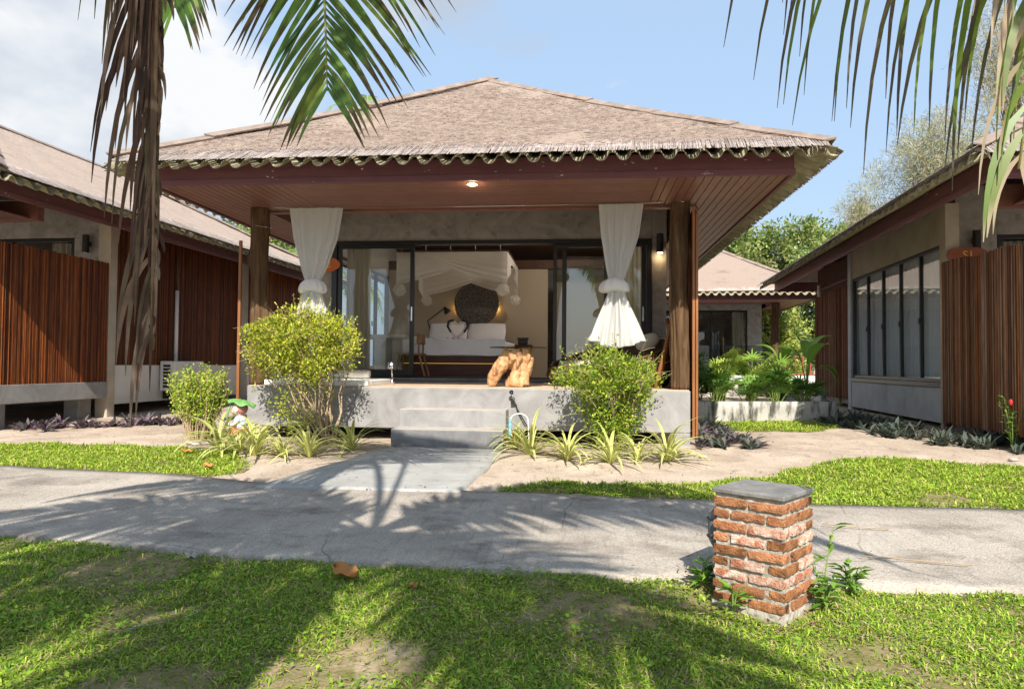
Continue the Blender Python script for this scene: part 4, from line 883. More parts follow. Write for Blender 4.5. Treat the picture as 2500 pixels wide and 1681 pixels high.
# canopy net on a bamboo frame
cn = thing('bed_canopy', 'cream net canopy gathered in knots over the bed', 'bed canopy', (-2.38, 12.55, 1.031))
X0, X1, Y0, Y1, ZT = -1.03, 1.03, 0, 2.1, 2.33
for a, b_ in (((X0, Y0), (X1, Y0)), ((X0, Y1), (X1, Y1)), ((X0, Y0), (X0, Y1)), ((X1, Y0), (X1, Y1))): pt('frame_pole', tube([(*a, ZT + .03), (*b_, ZT + .03)], .014, 8), MT['darkwood'], cn)
for k in range(5): pt('tie', tube([(X0 + .1 + k * .46, Y0, ZT), (X0 + .09 + k * .46, Y0 - .02, ZT + .10), (X0 + .13 + k * .46, Y0 + .02, ZT + .16)], .006, 5), MT['net'], cn)
def swag(xa, xb, y, low, spread, top):   # sheet hung from xa..xb and gathered to a knot near xa's side
    def f(u, v):
        x = xa + (xb - xa) * u; dp = spread * (1 - u) ** 1.05 + .10 * math.sin(math.pi * u)
        fold = .018 * math.sin(v * 30 + u * 6) * (v ** 2)
        return (x + (xa - x) * .10 * v * (1 - u), y + fold - .05 * math.sin(math.pi * u) * v, ZT - dp * v)
    return grid(f, 40, 26)
pt('front_net', swag(X0, .80, Y0 + .01, 0, .60, .02), MT['net'], cn, smooth=True); pt('front_net', swag(X1, -.72, Y0 - .02, 0, .58, .02), MT['net'], cn, smooth=True)
pt('back_net', swag(X0, .80, Y1, 0, .62, .02), MT['net'], cn, smooth=True); pt('back_net', swag(X1, -.72, Y1 + .02, 0, .60, .02), MT['net'], cn, smooth=True)
def side(x, s_):
    return grid(lambda u, v: (x + .03 * math.sin(u * 26) * v * s_, Y0 + (Y1 - Y0) * (.5 + (u - .5) * 1), ZT - v * (.08 + .55 * abs(2 * u - 1) ** 1.6)), 30, 8)
pt('side_net', side(X0, 1), MT['net'], cn, smooth=True); pt('side_net', side(X1, -1), MT['net'], cn, smooth=True)
for (x, y) in ((X0 + .06, Y0), (X1 - .08, Y0), (X0 + .1, Y1), (X1 - .06, Y1)):
    def kf(u, v, x=x, y=y):
        a = 2 * math.pi * u; r_ = .10 * math.sin(math.pi * v) ** .5 * (1 + .22 * math.sin(5 * a + v * 9) + .15 * math.sin(9 * a - v * 5)); return (x + r_ * math.cos(a), y + r_ * math.sin(a), ZT - .58 - .24 * v)
    pt('knot', grid(kf, 40, 12, True), MT['net'], cn, smooth=True)
dk = thing('desk', 'white desk by the side window inside the left glass door', 'desk', (-3.75, 13.0, 1.031))
bx('top', MT['white'], dk, -.5, .45, -.3, 1.4, .76, .82); bx('leg', MT['white'], dk, -.12, .10, -.25, .2, 0, .759); bx('leg', MT['white'], dk, -.12, .10, 1.0, 1.3, 0, .759)
ch = thing('chair', 'dark wooden chair with angled legs just inside the open door', 'chair', (-3.0, 12.1, 1.031))
bx('seat', MT['teak'], ch, -.22, .22, -.2, .22, .43, .46); bx('backrest', MT['teak'], ch, .14, .20, -.2, .22, .62, .80)
for (x, y, dx) in ((-.18, -.16, -.05), (-.18, .18, -.05), (.18, -.16, .12), (.18, .18, .12)): pt('leg', tube([(x, y, .43), (x + dx, y, 0)], [.02, .016], 8), MT['teak'], ch)
for y in (-.16, .18): pt('back_post', tube([(.17, y, .46), (.17, y, .80)], .018, 8), MT['teak'], ch)
# ------------------------------------------------------------------ brick pillar
PA = -.668
bp_ = thing('brick_pillar', 'short square pillar of old red bricks with a grey slab cap on the lawn', 'brick pillar', (.975, 3.875, .03), PA)
def roughbrick(l, w, h, seed):
    rn = random.Random(seed); nx_, ny_, nz_ = 6, 4, 3
    V, F = [], []; idm = {}
    def vid(i, j, k):
        if (i, j, k) not in idm:
            x, y, z = (i / nx_ - .5) * l, (j / ny_ - .5) * w, (k / nz_ - .5) * h
            e = (i in (0, nx_)) + (j in (0, ny_)) + (k in (0, nz_)); q = .0012 if e == 1 else .0028
            sh = 1 - (.0 if e < 2 else .012 if e == 2 else .03)
            V.append((x * sh + rn.uniform(-q, q), y * (1 if e < 2 else .97) + rn.uniform(-q, q), z * (1 if e < 2 else .93) + rn.uniform(-q, q))); idm[(i, j, k)] = len(V) - 1
        return idm[(i, j, k)]
    for i in range(nx_):
        for j in range(ny_): F += [(vid(i, j, nz_), vid(i + 1, j, nz_), vid(i + 1, j + 1, nz_), vid(i, j + 1, nz_)), (vid(i, j, 0), vid(i, j + 1, 0), vid(i + 1, j + 1, 0), vid(i + 1, j, 0))]
    for i in range(nx_):
        for k in range(nz_): F += [(vid(i, 0, k), vid(i + 1, 0, k), vid(i + 1, 0, k + 1), vid(i, 0, k + 1)), (vid(i, ny_, k), vid(i, ny_, k + 1), vid(i + 1, ny_, k + 1), vid(i + 1, ny_, k))]
    for j in range(ny_):
        for k in range(nz_): F += [(vid(0, j, k), vid(0, j, k + 1), vid(0, j + 1, k + 1), vid(0, j + 1, k)), (vid(nx_, j, k), vid(nx_, j + 1, k), vid(nx_, j + 1, k + 1), vid(nx_, j, k + 1))]
    return V, F
BL, BW, BH, CS, SD_ = .180, .086, .042, .0622, .382
bm = {k: [me_('brick', roughbrick(BL, BW, BH, s_), MT[k]) for s_ in range(4)] for k in ('brick', 'brickp', 'brickd')}
rb = random.Random(11)
for c in range(9):
    z = .045 + c * CS + BH / 2; sw = c % 2; h2 = SD_ / 2 + rb.uniform(-.003, .003) + .007 * (8 - c) / 8
    pick = lambda: bm[rb.choice(['brick', 'brick', 'brickd', 'brickd'] if c in (0, 1, 7, 8) else ['brick', 'brickp', 'brickp', 'brickp', 'brickd'])][rb.randrange(4)]
    for s_ in (-1, 1):
        for q in (-1, 1):     # two stretchers on two opposite faces
            a, b_ = q * (BL / 2 + .008), s_ * (h2 - BW / 2)
            o = ob('brick', pick(), bp_, loc=(a, b_, z) if not sw else (b_, a, z), rot=(rb.uniform(-.03, .03), rb.uniform(-.03, .03), rb.uniform(-.03, .03) + (math.pi / 2 if sw else 0)))
        a, b_ = s_ * (h2 - BW / 2), 0   # one brick in the middle of each other face
        ob('brick', pick(), bp_, loc=(a, b_, z) if not sw else (b_, a, z), rot=(rb.uniform(-.02, .02), 0, rb.uniform(-.03, .03) + (math.pi / 2 if not sw else 0)))
V, F = grid(lambda u, v: None or (0, 0, 0), 1, 1)
def core(hw, z0, z1, seed, nz_=30):
    rn = random.Random(seed)
    def f(u, v):
        a = 2 * math.pi * u; q = hw + .006 * (1 - v) + rn.uniform(-.003, .003); m = max(abs(math.cos(a)), abs(math.sin(a))); return (q * math.cos(a) / m, q * math.sin(a) / m, z0 + (z1 - z0) * v)
    V, F = grid(f, 64, nz_, True); F.append(tuple(range(63, -1, -1))); F.append(tuple(nz_ * 64 + k for k in range(64))); return V, F
pt('mortar', core(SD_ / 2 - .013, -.05, .606, 3), MT['mortar'], bp_, smooth=False)
pt('footing', core(SD_ / 2 + .004, -.08, .042, 4, 5), MT['mortar'], bp_)
bx('cap_slab', MT['capst'], bp_, -.196, .196, -.196, .196, .607, .633, bevel=.006)
# bulkhead lamp on the hidden side of the pillar
a = PA + R(180); nx_, ny_ = math.cos(PA + math.pi), math.sin(PA + math.pi)
bl = thing('bulkhead_lamp', 'grey oval bulkhead lamp with wire guard on the side of the brick pillar', 'outdoor lamp', (.975 + nx_ * .19 - .095 * ny_, 3.875 + ny_ * .19 + .095 * nx_, .43), PA + math.pi)
def ov(rx, rz, x, n=32): return [(x, .0 + rx * math.copysign(abs(math.cos(t_)) ** .7, math.cos(t_)), rz * math.copysign(abs(math.sin(t_)) ** .7, math.sin(t_))) for t_ in np.linspace(0, 2 * math.pi, n, endpoint=False)]
V = ov(.062, .115, 0) + ov(.062, .115, .03) + ov(.052, .10, .045) + ov(.04, .08, .062); n = 32
F = [(j * n + k, j * n + (k + 1) % n, (j + 1) * n + (k + 1) % n, (j + 1) * n + k) for j in range(3) for k in range(n)] + [tuple(range(n - 1, -1, -1)), tuple(3 * n + k for k in range(n))]
pt('casing', (V, F), MT['lampg'], bl, smooth=True)
for z in (-.045, .05): pt('guard_wire', tube([(.0, -.066, z), (.05, -.06, z), (.074, -.03, z), (.074, .03, z), (.05, .06, z), (0, .066, z)], .004, 6), MT['blackp'], bl)
pt('guard_wire', tube([(.02, -.064, -.09), (.074, -.02, -.07), (.078, -.02, .07), (.02, -.064, .09)], .004, 6), MT['blackp'], bl)

# ------------------------------------------------------------------ water taps and garden shower by the steps
gs = thing('garden_shower', 'black and chrome garden hand shower with hose hung on the porch edge beside the steps', 'shower', (-.88, 8.97, .3))
pt('hose', tube([(.04, .0, .50), (.07, -.01, .42), (.13, -.02, .32), (.19, -.02, .22), (.25, -.02, .12), (.28, -.02, 0)], .008, 8), MT['blackp'], gs, smooth=True)
pt('handle', tube([(.035, -.01, .50), (.012, -.03, .58), (-.005, -.04, .63)], [.011, .013, .012], 8), MT['chrome'], gs, smooth=True)
pt('head', xf(lathe([(.012, 0), (.027, .012), (.028, .022)], 16), T(-.012, -.05, .645) @ RX(R(60))), MT['blackp'], gs, smooth=True)
bx('holder', MT['blackp'], gs, -.02, .03, -.03, .0, .50, .58)
tp = thing('water_pipe', 'blue water pipe with red valve and white bent hose beside the steps', 'pipe', (-.868, 8.55, .29))
pt('riser', tube([(0, 0, -.02), (0, 0, .33)], .016, 12), MT['bluepvc'], tp, smooth=True)
for z in (.08, .16, .24, .31): pt('joint', tube([(0, 0, z), (0, 0, z + .035)], .021, 12), MT['bluepvc'], tp)
bx('valve', MT['redp'], tp, .018, .05, -.012, .012, .12, .21)
pt('bent_hose', tube([(0.0, .0, .33)] + [(.11 - .11 * math.cos(t_), .02, .33 + .085 * math.sin(t_)) for t_ in np.linspace(.3, math.pi, 10)] + [(.225, .02, .2), (.24, .0, .0)], .007, 8), MT['pvc'], tp, smooth=True)

# ------------------------------------------------------------------ statue of a child under a lotus leaf
st = thing('garden_statue', 'painted garden statue of a seated child holding a green lotus leaf overhead', 'statue', (-4.33, 8.52, .36))
sp = [ball((.0, 0, .16), .075, 14, (1, .85, 1.15)), tube([(0, 0, .12), (0, 0, .22), (-.005, 0, .27)], [.07, .065, .035], 12), ball((-.01, 0, .355), .088, 18, (1, .92, .98)), ball((-.095, 0, .345), .014, 8),
      ball((-.06, 0, .325), .05, 12, (1, 1.1, .8)), tube([(.0, -.06, .235), (-.02, -.10, .16), (-.09, -.085, .155), (-.14, -.055, .185)], [.03, .028, .024, .02], 10),
      tube([(.0, .06, .235), (-.05, .085, .22), (-.10, .06, .28), (-.115, .02, .33)], [.03, .026, .022, .02], 10),
      tube([(.01, -.05, .07), (-.09, -.07, .06), (-.15, -.05, .03), (-.10, -.03, .0)], [.05, .042, .034, .026], 10), tube([(.01, .05, .07), (-.09, .07, .06), (-.15, .05, .03), (-.10, .02, .0)], [.05, .042, .034, .026], 10), ball((.0, -.092, .345), .02, 8, (1, .5, 1.3))]
for k in range(4): sp.append(tube([(-.14, -.055 + .008 * k - .012, .185), (-.165, -.05 + .01 * k - .015, .19 + .004 * k)], [.008, .006], 6))
o = pt('body', jn(*sp), MT['skin'], st, smooth=True); rm = o.modifiers.new('r', 'REMESH'); rm.mode = 'VOXEL'; rm.voxel_size = .006; rm.use_smooth_shade = True
pt('shirt', lathe([(.078, .10), (.085, .16), (.078, .22), (.06, .25), (.036, .27)], 24, (.005, 0, 0), 1, .95), MT['shirt'], st, smooth=True)
pt('sleeve', tube([(.0, -.045, .245), (-.005, -.085, .20)], [.036, .042], 12), MT['shirt'], st, smooth=True)
pt('shorts', jn(lathe([(.09, .03), (.10, .07), (.08, .115)], 24, (.01, 0, 0)), tube([(.01, -.055, .07), (-.09, -.072, .062)], [.056, .05], 12), tube([(.01, .055, .07), (-.09, .072, .062)], [.056, .05], 12)), MT['shorts'], st, smooth=True)
pt('hair', ball((.022, 0, .36), .086, 16, (.85, .98, .95)), MT['hair'], st, smooth=True)
for sy in (-1, 1): pt('eye', ball((-.086, sy * .035, .372), .011, 8, (.5, 1, 1.1)), MT['blackp'], st)
pt('mouth', ball((-.092, 0, .316), .012, 8, (.5, 1.2, .5)), MT['shorts'], st)
pt('lotus_leaf', grid(lambda u, v: (.02 + .155 * v * math.cos(2 * math.pi * u) * 1.15, .13 * v * math.sin(2 * math.pi * u), .465 - .05 * v * v + .016 * v * math.sin(12 * math.pi * u) - .10 * v * math.cos(2 * math.pi * u) * .35), 48, 8, True), MT['lotus'], st, smooth=True, solid=.008)
pt('leaf_stem', tube([(.0, 0, .462), (-.10, -.02, .45), (-.12, -.05, .36), (-.14, -.055, .27), (-.15, -.055, .13)], .011, 8), MT['lotus'], st, smooth=True)
pt('pedestal', lathe([(.15, -.10), (.16, -.05), (.14, -.005), (.12, .005)], 18, (-.04, 0, 0)), MT['stone'], st)

# ------------------------------------------------------------------ leaf tools
def leafset(P, D, Nn, Ln, Wd, col, fold=.0, droop=.0):
    """diamond-shaped leaves (4 verts, 2 tris as one quad pair): P base, D dir, Nn normal"""
    n = len(P); D = D / np.linalg.norm(D, axis=1, keepdims=True); Sx = np.cross(D, Nn); Sx /= np.maximum(np.linalg.norm(Sx, axis=1, keepdims=True), 1e-6)
    Ln = np.asarray(Ln).reshape(-1, 1); Wd = np.asarray(Wd).reshape(-1, 1)
    U = np.cross(Sx, D)
    b = P; m1 = P + D * Ln * .45 + Sx * Wd * .5 + U * fold * Wd; m2 = P + D * Ln * .45 - Sx * Wd * .5 + U * fold * Wd; t_ = P + D * Ln; t_[:, 2] -= droop * Ln[:, 0]
    V = np.stack([b, m1, t_, m2], 1).reshape(-1, 3); F = np.arange(4 * n).reshape(n, 4)
    return V, F, np.repeat(col, 4, axis=0)
def rdir(n, up=0.0):
    d = rng.normal(size=(n, 3)); d[:, 2] += up; return d / np.linalg.norm(d, axis=1, keepdims=True)
def pal(n, cs, w=None, jit=.12):
    cs = np.array(cs); i = rng.choice(len(cs), n, p=w); c = cs[i] * (1 + rng.normal(0, jit, (n, 1))); return np.clip(c, .005, 1)
def clump_points(n, centre, rad, nc, cr, shell=.55):
    """points in clumps spread through an ellipsoid's outer volume"""
    d0 = rdir(nc); lump = 1 + .13 * np.sin(d0[:, :1] * 5 + d0[:, 2:] * 4 + nc) + .12 * np.sin(d0[:, 1:2] * 7 - d0[:, :1] * 6 + nc)
    c = d0 * lump * rng.uniform(shell, 1.0, (nc, 1)) * np.array(rad) + np.array(centre)
    k = rng.choice(nc, n, p=(lambda q: q / q.sum())(rng.uniform(.25, 1.75, nc))); off = rdir(n) * (rng.random((n, 1)) ** .5) * cr * rng.uniform(.55, 1.35, nc)[k][:, None]
    return c[k] + off, off, c
BUSHC = [(.38, .44, .028), (.50, .52, .045), (.22, .31, .025), (.52, .49, .10), (.12, .19, .02), (.30, .20, .09)]
def stems(o_, name, starts, ends, r0=.012, r1=.004, m_='twig', wig=.05, n=7):
    L_ = []
    for a, b_ in zip(starts, ends):
        a, b_ = Vector(a), Vector(b_); P = []
        for k in range(n):
            t_ = k / (n - 1); p = a.lerp(b_, t_); p += Vector((random.uniform(-1, 1), random.uniform(-1, 1), random.uniform(-.4, .4))) * wig * math.sin(math.pi * t_); P.append(p)
        L_.append(tube(P, [r0 + (r1 - r0) * k / (n - 1) for k in range(n)], 5, False))
    return tag(pt(name, jn(*L_), MT[m_], o_, smooth=True), kind='stuff')
def bush(label, base, centre, rad, nleaf, nclump, cr, leafl, low, cols, nst=16, group=None, cat='bush', wl=None, bare=0, lowleaf=0):
    t = thing('garden_bush', label, cat, base)
    bo = np.array(base); cz = np.array(centre) - bo
    P, off, cc_ = clump_points(nleaf, cz, rad, nclump, cr)
    # flatten underside
    keep = P[:, 2] > (low - bo[2]) + rng.normal(0, .05, len(P)); P, off = P[keep], off[keep]; n = len(P)
    D = off / np.maximum(np.linalg.norm(off, axis=1, keepdims=True), 1e-6) + rdir(n) * .9 + np.array([0, 0, .35])
    Nn = rdir(n, .8); col = pal(n, cols, wl)
    sh = 46; sd_ = rdir(sh, .35); k2 = np.repeat(np.arange(sh), 9); tt = np.tile(np.linspace(0, 1, 9), sh)[:, None]; le = rng.uniform(.10, .26, (sh, 1))
    P3 = cz + sd_[k2] * np.array(rad) * .98 + (sd_[k2] * .6 + np.array([0, 0, .55])) * le[k2] * tt; ok = P3[:, 2] > low - bo[2] - .05; P3 = P3[ok]; n3 = len(P3)
    P = np.concatenate([P, P3]); D = np.concatenate([D, rdir(n3, .5)]); Nn = np.concatenate([Nn, rdir(n3, .8)]); col = np.concatenate([col, pal(n3, cols, wl) * 1.05]); n = len(P)
    V, F, Cc = leafset(P, D, Nn, rng.uniform(.5, 1.5, n) * leafl, rng.uniform(.6, 1.25, n) * leafl * .55, col, .15)
    stems(t, 'shoots', [tuple(cz + d_ * np.array(rad) * .8) for d_ in sd_], [tuple(cz + d_ * np.array(rad) * .98 + (d_ * .6 + np.array([0, 0, .55])) * l_) for d_, l_ in zip(sd_, le[:, 0])], .003, .0012, wig=.01, n=4)
    if lowleaf:
        k = lowleaf; z = rng.uniform(.25, 1, k); ang = rng.uniform(0, 6.28, k); rr_ = rng.uniform(.2, 1, k) * (.25 + .75 * z)
        c0 = np.stack([rr_ * np.cos(ang) * rad[0] * .8 + cz[0], rr_ * np.sin(ang) * rad[1] * .8 + cz[1], z * (low - bo[2])], 1)
        cl = rng.integers(0, k // 14 + 1, k); P2 = c0[cl] + rdir(k) * .09
        V2, F2, C2 = leafset(P2, rdir(k, .3), rdir(k, .8), rng.uniform(.7, 1.3, k) * leafl, rng.uniform(.7, 1.2, k) * leafl * .55, pal(k, cols, wl), .15)
        F = np.concatenate([F, F2 + len(V)]); V = np.concatenate([V, V2]); Cc = np.concatenate([Cc, C2])
    tag(ob('foliage', npmesh('foliage', V, F, MT['leafg'], Cc), t), kind='stuff')
    ends = [tuple(cc_[i % len(cc_)]) for i in rng.integers(0, len(cc_), nst)]
    st_ = [(random.uniform(-.09, .09), random.uniform(-.07, .07), -.03) for _ in range(nst)]
    stems(t, 'stem', st_, ends, .015, .004)
    tw0 = [tuple(p) for p in P[rng.integers(0, n, 260)]]
    tw1 = [tuple(np.array(p) + rdir(1)[0] * np.array([.14, .14, .10]) + (np.array(p) - cz) * .05) for p in tw0]
    stems(t, 'twigs', tw0, tw1, .0035, .0015, wig=.02, n=3)
    if bare:
        d = rdir(bare, .1); e0 = cz + d * np.array(rad) * .85; e1 = cz + d * np.array(rad) * 1.25
        stems(t, 'bare_twigs', [tuple(p) for p in e0], [tuple(p) for p in e1], .003, .0012, wig=.02, n=4)
    return t
bush('big clipped round bush with yellow green leaves left of the steps', (-3.14, 8.5, .285), (-3.50, 8.38, 1.50), (.66, .52, .44), 18000, 210, .13, .040, 1.03, BUSHC, 26, bare=60, lowleaf=900, wl=[.28, .25, .15, .17, .10, .05])
bush('clipped green bush right of the steps hiding the porch edge', (.40, 8.5, .285), (.36, 8.42, 1.13), (.62, .48, .30), 9500, 150, .12, .040, .92, [(.26, .38, .025), (.36, .45, .035), (.15, .27, .025), (.42, .45, .07), (.09, .17, .02)], 26, bare=16, lowleaf=4600)
# small vase-shaped bush with bare upright stems
sb = thing('garden_bush', 'small vase shaped bush with bare tan stems at the left', 'bush', (-5.02, 8.75, .29))
e_, s_ = [], []
for k in range(70):
    a_ = rng.uniform(0, 6.28); r_ = rng.uniform(.05, 1) ** .6
    s_.append((.14 * r_ * math.cos(a_), .12 * r_ * math.sin(a_), -.02)); e_.append((.44 * r_ * math.cos(a_), .36 * r_ * math.sin(a_), rng.uniform(.62, .98) - .12 * r_))
stems(sb, 'stem', s_, e_, .010, .004, wig=.03)
E = np.array(e_); n = 6500; k = rng.integers(0, len(E), n); tt = rng.uniform(.45, 1.05, n)[:, None]; P = np.array(s_)[k] * (1 - tt) + E[k] * tt + rdir(n) * (.02 + .075 * rng.random((n, 1)))
V, F, Cc = leafset(P, rdir(n, .5), rdir(n, .9), rng.uniform(.024, .045, n), rng.uniform(.018, .03, n), pal(n, [(.28, .40, .03), (.40, .49, .05), (.17, .29, .03), (.48, .50, .10)]), .15)
tag(ob('foliage', npmesh('foliage', V, F, MT['leafg'], Cc), sb), kind='stuff')

# ------------------------------------------------------------------ arching blades (spider plants and others)
def blades(n, ln, wd, cols, tilt=(.15, 1.2), bend=1.2, seg=7, seed=0, edge=None, origin=.02):
    r_ = np.random.default_rng(seed); V, F, Cc = [], [], []
    for i in range(n):
        az = r_.uniform(0, 6.283); l = ln * r_.uniform(.6, 1.15); w = wd * r_.uniform(.75, 1.2); el = math.pi / 2 - r_.uniform(*tilt); c = np.array(cols[r_.integers(len(cols))]) * r_.uniform(.8, 1.15)
        p = np.array([math.cos(az) * origin * r_.random(), math.sin(az) * origin * r_.random(), 0.0]); n0 = len(V); sd = np.array([-math.sin(az), math.cos(az), 0]); tw_ = r_.uniform(-.3, .3)
        for k in range(seg + 1):
            t_ = k / seg; ww = w * (math.sin(math.pi * min(1, .18 + .82 * t_)) ** .7 if t_ < 1 else .05) * .5
            s2 = sd * math.cos(tw_ * t_) + np.array([0, 0, 1]) * math.sin(tw_ * t_)
            for q, kk in ((-1, 1), (0, 0), (1, 1)):
                V.append(tuple(p + s2 * ww * q + np.array([0, 0, .25 * ww * abs(q)]))); Cc.append(c if (edge is None or q == 0) else np.array(edge) * r_.uniform(.85, 1.1))
            p = p + np.array([math.cos(az) * math.cos(el), math.sin(az) * math.cos(el), math.sin(el)]) * l / seg; el -= bend * r_.uniform(.7, 1.3) / seg
        for k in range(seg):
            for q in (0, 1): F.append((n0 + 3 * k + q, n0 + 3 * k + q + 1, n0 + 3 * k + 4 + q, n0 + 3 * k + 3 + q))
    return V, F, Cc
spm = []
for k in range(4):
    V, F, Cc = blades(34, .56, .030, [(.30, .38, .07), (.36, .44, .09)], (.1, 1.05), 1.5, seed=k, edge=(.74, .70, .30)); spm.append(npmesh('spider_plant', V, F, MT['leafg'], Cc))
SPL = [((-4.30, 7.95), 'leftmost variegated spider plant at the lawn corner left of the steps'), ((-3.97, 7.77), 'variegated spider plant in front of the child statue'), ((-3.68, 7.62), 'variegated spider plant, third from the left lawn'), ((-3.34, 7.58), 'small variegated spider plant below the big round bush'), ((-3.05, 7.62), 'variegated spider plant at the foot of the big bush stems'), ((-2.70, 8.05), 'tall variegated spider plant just left of the steps'),
       ((-.80, 8.45), 'variegated spider plant touching the right side of the steps'), ((-.58, 8.03), 'large variegated spider plant just right of the steps'), ((-.15, 7.75), 'variegated spider plant, second to the right of the steps'), ((.32, 7.65), 'variegated spider plant in front of the right bush'), ((.62, 7.8), 'upright variegated spider plant beside the right bush stems'), ((.95, 7.84), 'rightmost variegated spider plant near the porch corner')]
for k, ((x, y), lab) in enumerate(SPL):
    o = ob('spider_plant', spm[k % 4], loc=(x, y, gz(y)), rot=(0, 0, k * 1.3)); s_ = 1.15 * [1.12, 1.05, 1.1, .72, .95, 1.0, .8, 1.12, .95, .95, .8, 1.05][k]; o.scale = (s_, s_, s_ * 1.0)
    tag(o, lab, 'spider plant', 'variegated spider plants along the porch')
# purple-leaved ground plants
tdm, tdg = [], []
for k in range(4):
    V, F, Cc = blades(13, .20, .05, [(.17, .15, .14), (.22, .13, .18), (.13, .16, .11)], (.3, 1.25), .7, 4, seed=20 + k, edge=(.16, .10, .15)); tdm.append(npmesh('purple_plant', V, F, MT['leafg'], Cc))
    V, F, Cc = blades(13, .20, .045, [(.09, .13, .10), (.07, .11, .08), (.13, .13, .09)], (.3, 1.25), .7, 4, seed=30 + k, edge=(.10, .12, .10)); tdg.append(npmesh('purple_plant', V, F, MT['leafg'], Cc))
def bed_(n, poly, ms, label, group, sc=(.7, 1.2)):
    poly = np.array(poly); lo, hi = poly.min(0), poly.max(0); k = 0; tr = 0
    while k < n and tr < 20000:
        tr += 1; x, y = rng.uniform(lo[0], hi[0]), rng.uniform(lo[1], hi[1])
        if not inpoly(x, y, poly): continue
        o = ob('purple_plant', ms[rng.integers(4)], loc=(x, y, gz(y)), rot=(rng.uniform(-.2, .2), rng.uniform(-.2, .2), rng.uniform(0, 6.28))); s_ = rng.uniform(*sc); o.scale = (s_, s_, s_)
        tag(o, label, 'ground plant', group); k += 1
def inpoly(x, y, poly):
    c = False; n = len(poly); j = n - 1
    for i in range(n):
        xi, yi = poly[i]; xj, yj = poly[j]
        if (yi > y) != (yj > y) and x < (xj - xi) * (y - yi) / (yj - yi) + xi: c = not c
        j = i
    return c
bed_(40, [(-8.1, 8.9), (-7.0, 9.75), (-6.3, 10.1), (-6.0, 10.6), (-6.7, 10.5), (-8.3, 9.5)], tdm, 'low purple leaved plant in the bed before the left bungalow', 'purple plants by the left bungalow')
bed_(60, [(1.45, 8.7), (2.25, 8.8), (2.3, 9.4), (2.2, 10.6), (1.9, 11.4), (1.5, 11.0)], tdm[:2] + tdg[:2], 'dark purple plant on the sand beside the porch corner', 'purple plants beside the porch')
bed_(130, [(3.7, 13.0), (4.1, 11.4), (4.25, 10.3), (4.5, 9.3), (5.1, 8.8), (5.8, 8.9), (5.8, 9.6), (5.3, 10.4), (5.2, 11.4), (4.9, 12.9)], tdg, 'dark green strap leaved plant edging the right bungalow', 'plants edging the right bungalow', (.75, 1.35))

# ------------------------------------------------------------------ lawns
GC = [(.21, .34, .028), (.33, .45, .045), (.13, .25, .024), (.46, .49, .09), (.46, .36, .20)]
def nzn(x, y, s): return np.sin(x * 1.7 + s) * np.sin(y * 2.3 + s * 1.3) + .5 * np.sin(x * 4.1 + y * 3.3 + s * 2) + .3 * np.sin(x * 9.7 - y * 7.1 + s)
def gnp(x, y): return .010 * nzn(x * 1.1, y * 1.3, 2) + .004 * nzn(x * 4.3, y * 3.9, 5)
def soil(poly):
    V, F = [], []; poly = [(float(a), float(b)) for a, b in poly]; lo = np.min(poly, 0); hi = np.max(poly, 0); xs_ = np.arange(lo[0], hi[0], .1); ys_ = np.arange(lo[1], hi[1], .1); ix = {}
    for i, x in enumerate(xs_):
        for j, y in enumerate(ys_):
            if inpoly(x + .05 + .04 * math.sin(y * 9), y + .05 + .04 * math.sin(x * 8), poly) and not (pn(x) - .06 < y + .05 < pf(x) + .06):
                q = []
                for (a, b_) in ((i, j), (i + 1, j), (i + 1, j + 1), (i, j + 1)):
                    if (a, b_) not in ix:
                        xx, yy = lo[0] + a * .1, lo[1] + b_ * .1; ix[(a, b_)] = len(V); V.append((xx, yy, gz(yy) + gnoise(xx, yy) + .005))
                    q.append(ix[(a, b_)])
                F.append(tuple(q))
    tag(ob('lawn_soil', npmesh('lawn_soil', V, F, MT['soil'], smooth=True)), kind='structure')
